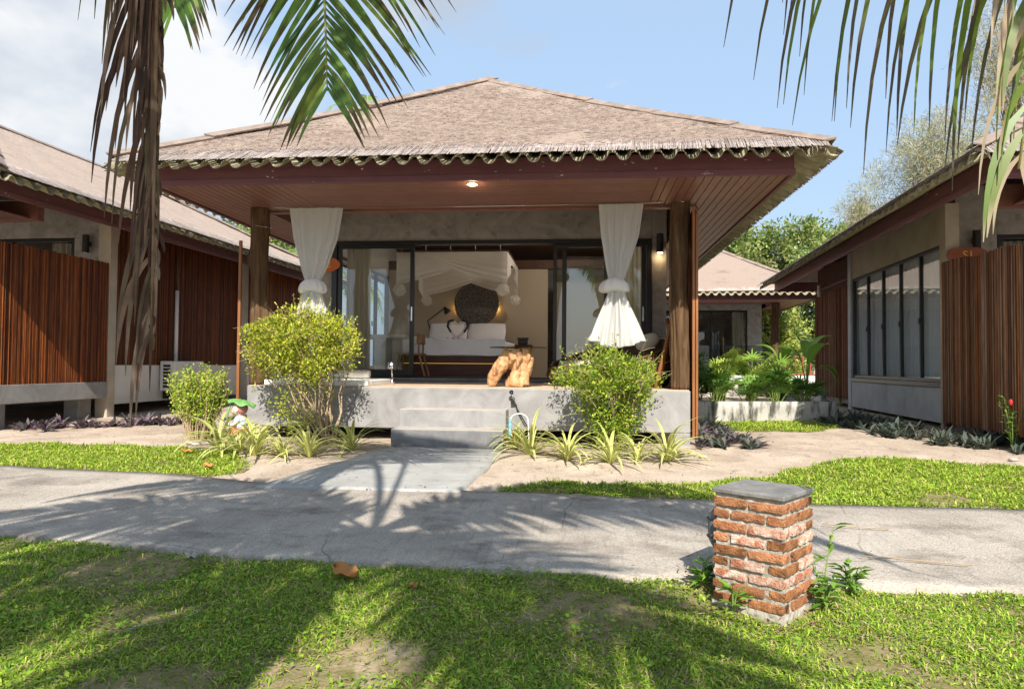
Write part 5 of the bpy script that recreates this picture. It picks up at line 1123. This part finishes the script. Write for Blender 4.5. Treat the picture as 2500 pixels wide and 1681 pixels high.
def lawn(name, label, poly, dens, ln, wd, thr, wts, flat=.55):
    soil(poly); poly = np.array(poly); lo, hi = poly.min(0), poly.max(0); n = int(dens * (hi[0] - lo[0]) * (hi[1] - lo[1]))
    X = rng.uniform(lo[0], hi[0], n); Y = rng.uniform(lo[1], hi[1], n)
    j = len(poly) - 1; ins = np.zeros(n, bool)
    # ragged borders
    Xj = X + .05 * np.sin(Y * 9 + X * 5) + rng.normal(0, .04, n); Yj = Y + .05 * np.sin(X * 8) + rng.normal(0, .03, n)
    for i in range(len(poly)):
        xi, yi = poly[i]; xj, yj = poly[j]; cnd = (yi > Yj) != (yj > Yj); ins ^= cnd & (Xj < (xj - xi) * (Yj - yi) / (yj - yi + 1e-12) + xi); j = i
    f = np.sin(X * 2.1 + 1) * np.sin(Y * 2.7 + .6) + .6 * np.sin(X * 5.3 + Y * 3.1) + .5 * np.sin(X * 3.7 - Y * 6.3 + 2) + .4 * np.sin(X * 11 + 1) * np.sin(Y * 13)
    pr_ = np.clip((f + thr) * .9 + .5, .10, 1); ins &= rng.random(n) < pr_
    ins &= ~((Y > np.interp(X, *zip(*PNEAR)) - .0) & (Y < np.interp(X, *zip(*PFAR)) + .0))
    ins &= (np.hypot(X - .975, Y - 3.875) > .24) | (Y > 4.0)
    X, Y, f = X[ins], Y[ins], f[ins]; n = len(X)
    Z = np.interp(Y, [-60, 3, 8.2, 13, 80], [0, 0, .28, .38, .38]) + gnp(X, Y) + .004
    az = rng.uniform(0, 6.283, n); el = np.clip(rng.normal(flat, .35, n), .05, 1.45); l = ln * rng.uniform(.55, 1.25, n); w = wd * rng.uniform(.7, 1.25, n)
    dx, dy = np.cos(az), np.sin(az); P0 = np.stack([X, Y, Z], 1); d1 = np.stack([dx * np.cos(el), dy * np.cos(el), np.sin(el)], 1); e2 = el - rng.uniform(.4, 1.2, n); d2 = np.stack([dx * np.cos(e2), dy * np.cos(e2), np.sin(e2)], 1)
    s_ = np.stack([-dy, dx, rng.normal(0, .25, n)], 1)
    P1 = P0 + d1 * (l * .5)[:, None]; P2 = P1 + d2 * (l * .5)[:, None]; P2[:, 2] = np.maximum(P2[:, 2], Z + .003)
    W0 = s_ * (w * .28)[:, None]; W1 = s_ * (w * .5)[:, None]
    V = np.stack([P0 - W0, P0 + W0, P1 + W1, P1 - W1, P2 + W0 * .15, P2 - W0 * .15], 1).reshape(-1, 3); b = np.arange(n)[:, None] * 6
    F = np.concatenate([b + np.array([0, 1, 2, 3]), b + np.array([3, 2, 4, 5])])
    col = pal(n, GC, wts); col *= (1 + .22 * np.tanh(f))[:, None] * .5 + .5
    o = ob(name, npmesh(name, V, F, MT['grass'], np.repeat(col, 6, axis=0))); tag(o, label, None, kind='stuff'); return o
nearp = [(-5.2, 1.7)] + [(x, pn(x) - .01) for x in np.arange(-5.2, 5.3, .3)] + [(5.2, 1.7)]
lawn('lawn_grass', 'short green lawn in the foreground with bare sandy patches', [p for p in nearp if True], 12500, .040, .0066, .62, [.34, .24, .22, .10, .10])
lawn('lawn_grass', 'sunlit strip of lawn left of the walkway', [(-9, 7.95), (-7.1, 7.93), (-5.9, 8.1), (-4.9, 8.05), (-4.06, 7.75), (-3.5, 7.1), (-3.45, 6.62), (-4.1, 6.53), (-6.04, 6.72), (-9, 7.12)], 5200, .065, .010, 1.6, [.26, .36, .10, .24, .04])
lawn('lawn_grass', 'lawn right of the walkway beyond the path', [(-.72, 6.2), (-.70, 6.36), (-.34, 6.62), (.32, 6.62), (1.24, 6.74), (1.93, 7.11), (2.63, 7.9), (3.38, 8.28), (4.06, 8.05), (4.7, 7.9), (6.5, 8.1), (6.5, 6.06), (3.55, 6.0), (1.96, 5.99), (.97, 6.05)], 5200, .065, .010, 1.1, [.30, .34, .12, .20, .04])
lawn('lawn_grass', 'small patch of lawn before the planter wall', [(1.6, 11.9), (3.9, 12.4), (4.06, 11.4), (3.29, 10.8), (2.3, 10.9), (1.9, 11.4)], 3600, .08, .013, 1.3, [.26, .36, .10, .24, .04])

# fallen leaves, sticks and pebbles
def dryleaf(label, x, y, ln, rz, curl=.35, m_='dry'):
    def f(u, v):
        a, b_ = u * 2 - 1, v * 2 - 1; w = .30 * (1 - abs(a) ** 2.2); return (a * ln / 2, b_ * w * ln, ln * (.10 + curl * (b_ * b_ * .4 + .22 * a * a)) + .01 * math.sin(a * 7))
    o = pt('dry_leaf', grid(f, 14, 8), MT[m_], loc=(x, y, gz(y) + .012), rot=(.15, .1, rz), smooth=True, solid=.0015); tag(o, label, 'leaf'); return o
dryleaf('large curled brown dry leaf on the foreground lawn', -1.36, 3.98, .20, -.5)
dryleaf('small brown dry leaf on the foreground lawn right of the large one', -.93, 3.86, .08, 1.2)
dryleaf('brown dry leaf on the sunlit left lawn', -4.51, 7.63, .14, .4); dryleaf('brown dry leaf at the corner of the left lawn', -3.83, 6.88, .13, -.3)
dryleaf('pale dry leaf at the edge of the path', -2.45, 4.22, .09, .1, .1, 'stone')
def stick(label, P, r_): tag(pt('twig', tube(P, r_, 5), MT['twig'], smooth=True), label, 'twig')
stick('thin dry stick on the lawn behind the large dry leaf', [(-1.15, 3.55, .035), (-.95, 3.58, .03), (-.75, 3.60, .05)], .006)
stick('thin dry stick on the right part of the path', [(1.75, 5.3, .17), (1.98, 5.26, .165), (2.2, 5.25, .165)], .004)
stick('long thin dry stick on the path right of the pillar', [(1.75, 4.6, .13), (2.0, 4.55, .13), (2.35, 4.5, .125)], .004)
for k, (x, y) in enumerate([(1.15, 8.15), (1.27, 8.22), (1.38, 8.1), (1.05, 8.3), (4.82, 8.35), (5.0, 8.3), (-4.6, 8.3), (-4.75, 8.25), (-4.45, 8.32), (-4.9, 8.35)]):
    o = pt('pebble', ball((0, 0, 0), .05, 10, (1.2, .9, .5)), MT['stone'], loc=(x, y, gz(y) + .01), rot=(0, 0, k)); tag(o, 'grey pebble lying on the sand near the plants', 'pebble', 'pebbles on the sand')
# weeds by the pillar
def weed(label, x, y, h, nst, seed):
    r_ = np.random.default_rng(seed); t = thing('weed', label, 'weed', (x, y, gz(y)))
    for s in range(nst):
        a_ = r_.uniform(0, 6.28); lean = r_.uniform(.05, .35); top = np.array([math.cos(a_) * lean * h, math.sin(a_) * lean * h, h * r_.uniform(.7, 1.1)])
        pt('stem', tube([(0, 0, -.01), tuple(top * .5 + np.array([0, 0, .02])), tuple(top)], [.005, .004, .002], 5), MT['leafstem'], t)
        P, D = [], []
        for k in range(9):
            q = top * (.25 + .75 * k / 8); a2 = r_.uniform(0, 6.28); P.append(q); D.append((math.cos(a2), math.sin(a2), r_.uniform(-.1, .9)))
        V, F, Cc = leafset(np.array(P), np.array(D, float), np.tile(np.array([[0, 0, 1.0]]), (9, 1)) + rdir(9) * .2, r_.uniform(.07, .13, 9), r_.uniform(.02, .035, 9), pal(9, [(.16, .30, .04), (.22, .38, .05), (.1, .22, .03)]), .12, .15)
        ob('leaves', npmesh('leaves', V, F, MT['leafg'], Cc), t)
MT['leafstem'] = mat('green_stem', (.18, .26, .06), rough=.7)
weed('tall green weed growing behind the right edge of the brick pillar', 1.36, 4.12, .34, 2, 1); weed('low green weed right of the brick pillar', 1.50, 4.08, .15, 5, 2); weed('small weed at the right foot of the pillar', 1.27, 3.80, .16, 4, 3); weed('small dark weed at the left foot of the pillar', .70, 4.05, .13, 5, 4); weed('small weed before the front face of the pillar', .78, 3.70, .15, 2, 5)
weed('leafy plant with a red flower at the corner of the right bungalow', 5.25, 9.1, .62, 7, 6)
rfw = pt('flower', ball((0, 0, 0), .022, 10, (1, 1, 1.8)), MT['redfl'], loc=(5.22, 9.08, gz(9.1) + .60)); tag(rfw, 'red flower bud above the leafy plant at the right bungalow', 'flower')

# fine litter on sand, path and lawn, and broad-leaved weeds in the turf
def litter(name, n, reg, size, cols, asp, lift=.004):
    X = rng.uniform(reg[0], reg[1], n); Y = rng.uniform(reg[2], reg[3], n)
    Z = np.interp(Y, [-60, 3, 8.2, 13, 80], [0, 0, .28, .38, .38]); on = np.array([onpath(a, b) or onwalk(a, b) for a, b in zip(X, Y)])
    Z = Z + np.where(on, .032, .012) + lift; P = np.stack([X, Y, Z], 1)
    D = rdir(n) * np.array([1, 1, .12]); V, F, Cc = leafset(P, D, np.tile([[0, 0, 1.0]], (n, 1)) + rdir(n) * .25, rng.uniform(.4, 1.4, n) * size, rng.uniform(.4, 1.4, n) * size * asp, pal(n, cols), .1)
    V[:, 2] = np.maximum(V[:, 2], np.interp(V[:, 1], [-60, 3, 8.2, 13, 80], [0, 0, .28, .38, .38]) + .006)
    tag(ob(name, npmesh(name, V, F, MT['leafd'], Cc)), 'scattered bits of dry leaf and bark on sand and path', None, kind='stuff')
litter('leaf_litter', 1500, (-8, 5.5, 6.0, 11.0), .035, [(.20, .12, .07), (.32, .22, .14), (.12, .08, .05), (.45, .38, .3)], .45)
litter('leaf_litter', 420, (-5.5, 5, 4.1, 6.6), .022, [(.16, .10, .06), (.30, .2, .12), (.1, .07, .05)], .4)
litter('leaf_litter', 700, (-4.5, 4.5, 1.8, 4.3), .045, [(.34, .23, .13), (.46, .36, .24), (.22, .13, .07)], .2, .02)
litter('leaf_litter', 260, (.55, 1.45, 3.45, 4.3), .05, [(.30, .2, .11), (.46, .36, .24)], .2, .015)
n = 5200; cx = rng.uniform(-4.5, 4.5, 90); cy = rng.uniform(2.0, 4.1, 90); k = rng.integers(0, 90, n); X = cx[k] + rng.normal(0, .13, n); Y = np.minimum(cy[k] + rng.normal(0, .09, n), np.interp(X, *zip(*PNEAR)) - .03)
ok = np.hypot(X - .975, Y - 3.875) > .25; X, Y = X[ok], Y[ok]; n = len(X)
P = np.stack([X, Y, np.interp(Y, [-60, 3, 8.2], [0, 0, .28]) + gnp(X, Y) + rng.uniform(.012, .04, n)], 1)
V, F, Cc = leafset(P, rdir(n) * np.array([1, 1, .3]) + np.array([0, 0, .15]), np.tile([[0, 0, 1.0]], (n, 1)) + rdir(n) * .35, rng.uniform(.018, .036, n), rng.uniform(.014, .024, n), pal(n, [(.22, .38, .035), (.32, .46, .05), (.14, .27, .03)]), .12)
tag(ob('lawn_weeds', npmesh('lawn_weeds', V, F, MT['grass'], Cc)), 'small broad leaved weeds mixed into the foreground lawn', None, kind='stuff')
# ------------------------------------------------------------------ palms
def bez(P, t_):
    P = [Vector(p) for p in P]; a = (1 - t_); return P[0] * a ** 3 + P[1] * 3 * a * a * t_ + P[2] * 3 * a * t_ * t_ + P[3] * t_ ** 3
def frond(root, P, nl=56, ll=.75, droop=.5, wid=.034, cols=((.10, .20, .025),), s0=.22, fwd=(.35, 1.1), mt='leafp', seed=0, jit=.12, seg=6, sidew=(1, 1), grav=1.0, tipc=None, lifts=0.0, rachis='palmrach', skip=0.0, fwds=None):
    r_ = np.random.default_rng(seed); O = Vector(root.location); n = 28
    pts = [bez(P, k / n) - O for k in range(n + 1)]
    fr = pt('frond', tube(pts, [.030 * (1 - k / n) ** .8 + .004 for k in range(n + 1)], 7), MT[rachis], root, smooth=True)
    V, F, Cc = [], [], []
    for i in range(nl):
        t_ = s0 + (1 - s0) * (i + .5) / nl
        p = bez(P, t_) - O; tg = (bez(P, min(1, t_ + .01)) - bez(P, t_ - .01)).normalized()
        hz = tg.cross(Vector((0, 0, 1)))
        if hz.length < .25: hz = Vector((1, .15, 0))
        b_ = hz.normalized() if not fwds else Vector(fwds)
        b_ = (b_ - b_.dot(tg) * tg).normalized(); up = b_.cross(tg)
        for s_ in (-1, 1):
            if r_.random() < skip: continue
            L_ = ll * (math.sin(math.pi * min(.98, .16 + .84 * (t_ - s0) / (1 - s0) * .93)) ** .55) * r_.uniform(1 - jit, 1 + jit) * sidew[0 if s_ < 0 else 1]
            fa = fwd[0] + (fwd[1] - fwd[0]) * (t_ - s0) / (1 - s0) + r_.normal(0, jit * .5)
            d = (b_ * s_ * math.cos(fa) + tg * math.sin(fa) + up * lifts * r_.uniform(.4, 1.2)).normalized()
            wv = (tg - tg.dot(d) * d).normalized(); wv = (wv * math.cos(r_.normal(0, .35)) + up * math.sin(r_.normal(0, .35))).normalized()
            c = np.array(cols[r_.integers(len(cols))]) * r_.uniform(.75, 1.2); n0 = len(V); q = p.copy(); dd = d.copy(); w0 = wid * r_.uniform(.8, 1.2)
            dr = droop * r_.uniform(.6, 1.4)
            brk = r_.uniform(.5, .95)
            for k in range(seg + 1):
                u_ = k / seg; ww = w0 * .5 * (min(1, .35 + 3 * u_) if u_ < .3 else (1 - (u_ - .3) / .7) ** .7) + .0012
                cc = c if tipc is None or u_ < brk else np.array(tipc) * r_.uniform(.8, 1.2)
                V += [tuple(q - wv * ww), tuple(q + wv * ww)]; Cc += [cc, cc]
                q = q + dd * L_ / seg; dd = (dd + Vector((0, 0, -1)) * dr * grav / seg * (1 + u_)).normalized(); wv = (wv - wv.dot(dd) * dd).normalized()
            for k in range(seg): F.append((n0 + 2 * k, n0 + 2 * k + 1, n0 + 2 * k + 3, n0 + 2 * k + 2))
    tag(ob('leaflets', npmesh('leaflets', V, F, MT[mt], np.array(Cc)), fr), kind='stuff')
    return fr
MT['palmrach'] = mat('palm_rachis', (.24, .27, .07), (.30, .28, .1), scale=5, rough=.5)
MT['deadrach'] = mat('dead_rachis', (.15, .09, .05), (.24, .16, .10), scale=6, rough=.8, bump=.4)
GP = [(.085, .17, .022), (.12, .22, .03), (.06, .13, .02), (.17, .24, .04)]
DP = [(.13, .08, .058), (.19, .13, .09), (.075, .044, .034), (.28, .205, .15), (.14, .11, .062), (.055, .033, .027)]
CR = (-.75, -.2, 4.5)
palm = thing('coconut_palm', 'coconut palm overhead whose green fronds and dead brown frond hang into the view', 'palm tree', (-1.1, -2.2, 0))
O = Vector((-1.1, -2.2, 0))
tp_ = [(0, 0, -.1), (.02, .1, 1.1), (.08, .55, 2.3), (.2, 1.2, 3.4), (.35, 2.0, 4.45)]
pt('trunk', tube(tp_, [.19, .15, .135, .125, .13], 16, jit=.05), MT['palmbark'], palm, smooth=True)
frond(palm, [CR, (-1.0, 1.7, 5.9), (-1.62, 4.0, 5.3), (-1.64, 4.30, 3.06)], nl=104, ll=1.22, droop=.36, cols=GP, s0=.30, fwd=(.10, .86), seed=1, tipc=(.10, .07, .03), wid=.038, fwds=(1, -.25, 0))
frond(palm, [CR, (-.1, 1.4, 5.0), (.35, 2.6, 3.75), (2.0, 2.85, 2.72)], nl=44, ll=1.12, droop=2.2, cols=[(.17, .26, .035), (.13, .21, .03), (.22, .29, .05), (.14, .12, .07)], s0=.68, fwd=(.2, .6), seed=2, tipc=(.11, .09, .075), wid=.021, jit=.2, skip=.06)
frond(palm, [CR, (.9, 1.4, 5.3), (1.80, 2.4, 4.6), (1.50, 2.55, 2.0)], nl=60, ll=.80, droop=2.0, cols=[(.42, .31, .22), (.50, .40, .29), (.12, .20, .03), (.16, .22, .04)], s0=.3, fwd=(.45, 1.0), seed=32, tipc=(.42, .33, .24), wid=.026, jit=.3, skip=.1, sidew=(1, .6), fwds=(1, .2, 0))
frond(palm, [CR, (-1.3, 1.6, 6.0), (-2.5, 3.9, 5.5), (-2.66, 4.25, 3.62)], nl=70, ll=.9, droop=.5, cols=GP, s0=.30, fwd=(.3, 1.0), seed=33, tipc=(.10, .07, .03), wid=.045, fwds=(1, -.25, 0))
# dead frond: snapped petiole, hangs straight down with clumped leaflets
frond(palm, [CR, (-1.3, 1.9, 5.6), (-1.98, 3.02, 5.2), (-1.97, 3.02, 1.42)], nl=190, ll=.95, droop=2.6, cols=DP, s0=.30, fwd=(.78, 1.34), mt='leafd', seed=3, wid=.026, jit=.42, sidew=(.95, .18), rachis='deadrach', fwds=(1, .3, 0))
for k, (az, rise, ln, end) in enumerate([(176, .8, 3.6, 3.7), (192, .9, 3.7, 3.4), (214, .8, 3.6, 3.1), (236, 1.0, 3.5, 3.2), (262, .9, 3.4, 3.2), (300, .9, 3.5, 3.1), (318, 1.0, 3.7, 3.0), (18, .8, 3.3, 3.5), (40, .9, 3.0, 3.9), (152, .9, 3.3, 3.9)]):
    d = Vector((math.cos(R(az)), math.sin(R(az)), 0)); c0 = Vector(CR)
    frond(palm, [c0, c0 + d * ln * .35 + Vector((0, 0, rise)), c0 + d * ln * .8 + Vector((0, 0, rise * .6)), c0 + d * ln + Vector((0, 0, end - CR[2]))], nl=84, ll=.74, droop=.6, cols=GP, seed=10 + k, seg=4, wid=.062, s0=.07)
for k in range(6):
    a_ = k * 1.05; pt('coconut', ball((CR[0] - O.x + .22 * math.cos(a_), CR[1] - O.y + .22 * math.sin(a_), CR[2] - .28), .12, 12, (1, 1, 1.25)), MT['palmrach'], palm, smooth=True)

# ------------------------------------------------------------------ fan palms, banana plants
def fanpalm(label, x, y, z, h, n, seed, cols):
    r_ = np.random.default_rng(seed); t = thing('fan_palm', label, 'fan palm', (x, y, z), group='fan palms in the planter')
    S_, V, F, Cc = [], [], [], []
    for i in range(n):
        a_ = r_.uniform(0, 6.28); rad = r_.uniform(.05, .32); top = np.array([math.cos(a_) * rad, math.sin(a_) * rad, h * r_.uniform(.35, 1.0)])
        S_.append(tube([(top[0] * .3, top[1] * .3, 0), tuple(top * np.array([.6, .6, .55])), tuple(top)], [.010, .007, .005], 5, False))
        out = np.array([math.cos(a_), math.sin(a_), r_.uniform(.3, 1.6)]); out /= np.linalg.norm(out); sd = np.cross(out, [0, 0, 1]); sd /= np.linalg.norm(sd); nl = 9; c = np.array(cols[r_.integers(len(cols))]) * r_.uniform(.8, 1.25)
        for k in range(nl):
            th_ = (k / (nl - 1) - .5) * 3.0; d = out * math.cos(th_) + sd * math.sin(th_); L_ = .27 * r_.uniform(.8, 1.15) * (1 - .15 * abs(th_)); n0 = len(V); p = top.copy(); wv = np.cross(d, np.cross(out, sd)); wv /= np.linalg.norm(wv)
            for s in range(4):
                ww = (.007, .017, .013, .003)[s]; V += [p - wv * ww, p + wv * ww]; Cc += [c, c]; p = p + d * L_ / 3; d = d + np.array([0, 0, -.16]); d /= np.linalg.norm(d)
            for s in range(3): F.append((n0 + 2 * s, n0 + 2 * s + 1, n0 + 2 * s + 3, n0 + 2 * s + 2))
    pt('canes', jn(*S_), MT['leafstem'], t); tag(ob('leaves', npmesh('leaves', V, F, MT['leafg'], np.array(Cc)), t), kind='stuff')
FG = [(.10, .21, .03), (.15, .28, .04), (.07, .15, .025)]; FY = [(.34, .42, .07), (.28, .38, .06), (.18, .30, .04)]
for k, (x, y, h, n, c, lab) in enumerate([(1.75, 12.45, .75, 22, FG, 'dark green fan palm beside the bamboo screen edge'), (1.95, 12.9, 1.15, 20, FG, 'taller fan palm behind the first one in the planter'), (2.35, 12.6, .60, 22, FG, 'low dark fan palm in the planter front row'),
        (2.55, 13.2, 1.15, 20, FY, 'yellow green fan palm, tallest in the planter'), (2.95, 12.65, .55, 20, FG, 'low fan palm in the middle of the planter front'), (3.15, 13.3, 1.05, 18, FY, 'bright yellow fan palm right of the tallest one'), (3.45, 12.85, .70, 20, FG, 'dark fan palm right of the middle of the planter'),
        (3.65, 13.4, .95, 18, FY, 'fan palm before the distant porch post'), (3.95, 12.9, .50, 16, FG, 'low fan palm near the right end of the planter'), (2.2, 13.6, .9, 16, FG, 'fan palm at the back of the planter')]):
    fanpalm(lab, x, y, .67, h * .76, int(n * 1.4), 40 + k, c)
def banana(label, x, y, z, h, seed, n=5):
    r_ = np.random.default_rng(seed); t = thing('banana_plant', label, 'banana plant', (x, y, z)); S_ = []
    for i in range(n):
        a_ = i * 2.4 + r_.uniform(0, .5); st_ = h * r_.uniform(.55, .75); ln = h * r_.uniform(.45, .6); S_.append(tube([(0, 0, 0), (.03 * math.cos(a_), .03 * math.sin(a_), st_ * .6), (.09 * math.cos(a_), .09 * math.sin(a_), st_)], [.02, .014, .008], 6, False))
        V, Cc = [], []; p = np.array([.09 * math.cos(a_), .09 * math.sin(a_), st_]); el = 1.25; sd = np.array([-math.sin(a_), math.cos(a_), 0]); c = np.array([.22, .38, .05]) * r_.uniform(.8, 1.2)
        for k in range(11):
            u_ = k / 10; w = ln * .19 * math.sin(math.pi * min(1, .06 + .94 * u_)) ** .6
            for q in (-1, -.5, 0, .5, 1): V.append(p + sd * w * q + np.array([0, 0, .35 * w * abs(q)])); Cc.append(c * (1.15 if q == 0 else 1))
            p = p + np.array([math.cos(a_) * math.cos(el), math.sin(a_) * math.cos(el), math.sin(el)]) * ln / 10; el -= .14 * r_.uniform(.5, 1.6)
        F = [(k * 5 + q, k * 5 + q + 1, k * 5 + q + 6, k * 5 + q + 5) for k in range(10) for q in range(4)]
        ob('leaf', npmesh('leaf', V, F, MT['leafg'], np.array(Cc), smooth=True), t)
    pt('stalks', jn(*S_), MT['leafstem'], t, smooth=True)
banana('broad leaved banana plant beside the far bamboo panel', 4.25, 13.7, .66, 1.25, 1, 4); banana('smaller banana plant behind the planter', 4.0, 14.4, .66, 1.05, 2, 5)
banana('bright banana plant under the raised floor of the right bungalow', 6.2, 17.5, .38, 1.0, 3, 6)

# ------------------------------------------------------------------ background trees
def tree(name, label, x, y, h, cz, rad, nleaf, nclump, cr, leaf, cols, seed, wl=None, shell=.35, trunk=.18, narrow=.5, up=.2, hang=0.0, cat='tree', spread=None):
    global rng
    rng = np.random.default_rng(seed); random.seed(seed)
    t = thing(name, label, cat, (x, y, .3))
    P, off, cc_ = clump_points(nleaf, (0, 0, cz), rad, nclump, cr, shell); n = len(P)
    D = rdir(n, up) + off / np.maximum(np.linalg.norm(off, axis=1, keepdims=True), 1e-6) * .5; D[:, 2] -= hang
    V, F, Cc = leafset(P, D, rdir(n, .6), rng.uniform(.7, 1.3, n) * leaf, rng.uniform(.7, 1.2, n) * leaf * narrow, pal(n, cols, wl), .12)
    tag(ob('crown', npmesh('crown', V, F, MT['leafg'], Cc), t), kind='stuff')
    L_ = [tube([(0, 0, -.4), (.1, 0, cz * .35), (-.05, .05, cz * .75), (0, 0, cz + rad[2] * .5)], [trunk, trunk * .8, trunk * .6, trunk * .2], 9)]
    pt('trunk', L_[0], MT['bark'], t, smooth=True)
    k = min(len(cc_), 46); i_ = rng.choice(len(cc_), k, replace=False); stems(t, 'limbs', [(0, 0, cz * random.uniform(.55, .95)) for _ in range(k)], [tuple(cc_[q]) for q in i_], trunk * .3, trunk * .06, 'bark', wig=.25)
    return t
TG = [(.17, .26, .05), (.24, .32, .07), (.29, .34, .11), (.10, .17, .035), (.36, .36, .14)]
TL = [(.26, .34, .10), (.20, .30, .07), (.34, .38, .16), (.13, .2, .05)]
tree('broadleaf_tree', 'bushy green tree rising behind the distant thatched roof', 10.4, 36, 0, 6.6, (2.7, 2.2, 1.75), 11000, 75, .7, .22, TG, 1, shell=.3)
tree('broadleaf_tree', 'sparser pale tree left of the bushy one behind the distant roof', 7.7, 37, 0, 6.6, (2.0, 2.0, 1.7), 7000, 50, .7, .24, TL, 2, shell=.3)
tree('broadleaf_tree', 'green tree directly behind the right bungalow roof', 12.9, 37, 0, 6.3, (2.2, 2.2, 2.0), 12000, 70, .75, .24, TG, 3, shell=.3)
tree('broadleaf_tree', 'dense sunlit shrub tree seen under the eave of the distant bungalow', 9.2, 29.5, 0, 3.0, (2.8, 2.0, 2.6), 22000, 150, .5, .18, TL + [(.08, .14, .04)], 4)
tree('broadleaf_tree', 'bright yellow green shrub beside the distant porch post', 7.3, 27.5, 0, 1.9, (1.3, 1.0, 1.7), 8000, 70, .35, .15, [(.34, .42, .08), (.24, .34, .06), (.42, .44, .12)], 5)
tree('broadleaf_tree', 'dark leafy tree behind the far bamboo panel', 12.2, 31, 0, 3.2, (2.8, 2.2, 3.0), 16000, 110, .6, .2, TG, 6)
CA = [(.36, .36, .20), (.42, .41, .26), (.28, .30, .16), (.46, .42, .30)]
tree('casuarina_tree', 'tall feathery pale casuarina behind the right bungalow roof', 18.6, 38, 0, 11.2, (2.9, 2.6, 3.6), 20000, 150, .95, .32, CA, 7, narrow=.10, shell=.2, up=.5)
tree('casuarina_tree', 'smaller feathery casuarina left of the tall one', 14.9, 39, 0, 9.0, (1.5, 1.5, 2.1), 6000, 40, .7, .3, CA, 8, narrow=.10, shell=.2, up=.5)
tree('casuarina_tree', 'high feathery casuarina crown at the upper right corner', 22.3, 38, 0, 16.5, (2.6, 2.4, 4.6), 13000, 140, 1.0, .32, CA, 9, narrow=.10, shell=.2, up=.5)
tree('broadleaf_tree', 'olive tree showing through the gap behind the left bungalow roof', -12.4, 25, 0, 5.2, (2.0, 1.8, 1.4), 9000, 60, .6, .2, TG, 10)
def backpalm(label, x, y, z, n, ln, seed, cols):
    global rng
    t = thing('areca_palm', label, 'palm tree', (x, y, .3)); r_ = np.random.default_rng(seed); c0 = Vector((x, y, z))
    pt('trunk', tube([(0, 0, -.2), (.05, .03, (z - .3) * .5), (0, 0, z - .25)], [.12, .1, .08], 10), MT['palmbark'], t, smooth=True)
    for k in range(n):
        a_ = k * 2.4 + r_.uniform(-.3, .3); d = Vector((math.cos(a_), math.sin(a_), 0)); rs = r_.uniform(.3, 1.3); e = ln * r_.uniform(.8, 1.1)
        frond(t, [c0, c0 + d * e * .35 + Vector((0, 0, rs)), c0 + d * e * .8 + Vector((0, 0, rs * .6)), c0 + d * e + Vector((0, 0, -.4 - r_.uniform(0, .8)))], nl=26, ll=.6, droop=.6, cols=cols, seed=seed * 50 + k, seg=3, wid=.05)
BP = [(.20, .33, .05), (.28, .40, .07), (.14, .25, .04)]
backpalm('bright green palm behind the rear of the left bungalow', -10.3, 24, 4.6, 14, 2.4, 4, BP); backpalm('green palm behind the rear corner of the left bungalow', -9.3, 25.0, 4.0, 12, 2.2, 5, BP)
backpalm('palm whose frond tips just show over the ridge of the central roof', -9.6, 30, 12.3, 12, 2.2, 6, BP)
backpalm('palm with long fronds behind the distant bungalow', 11.3, 28.5, 5.2, 12, 2.4, 7, BP)
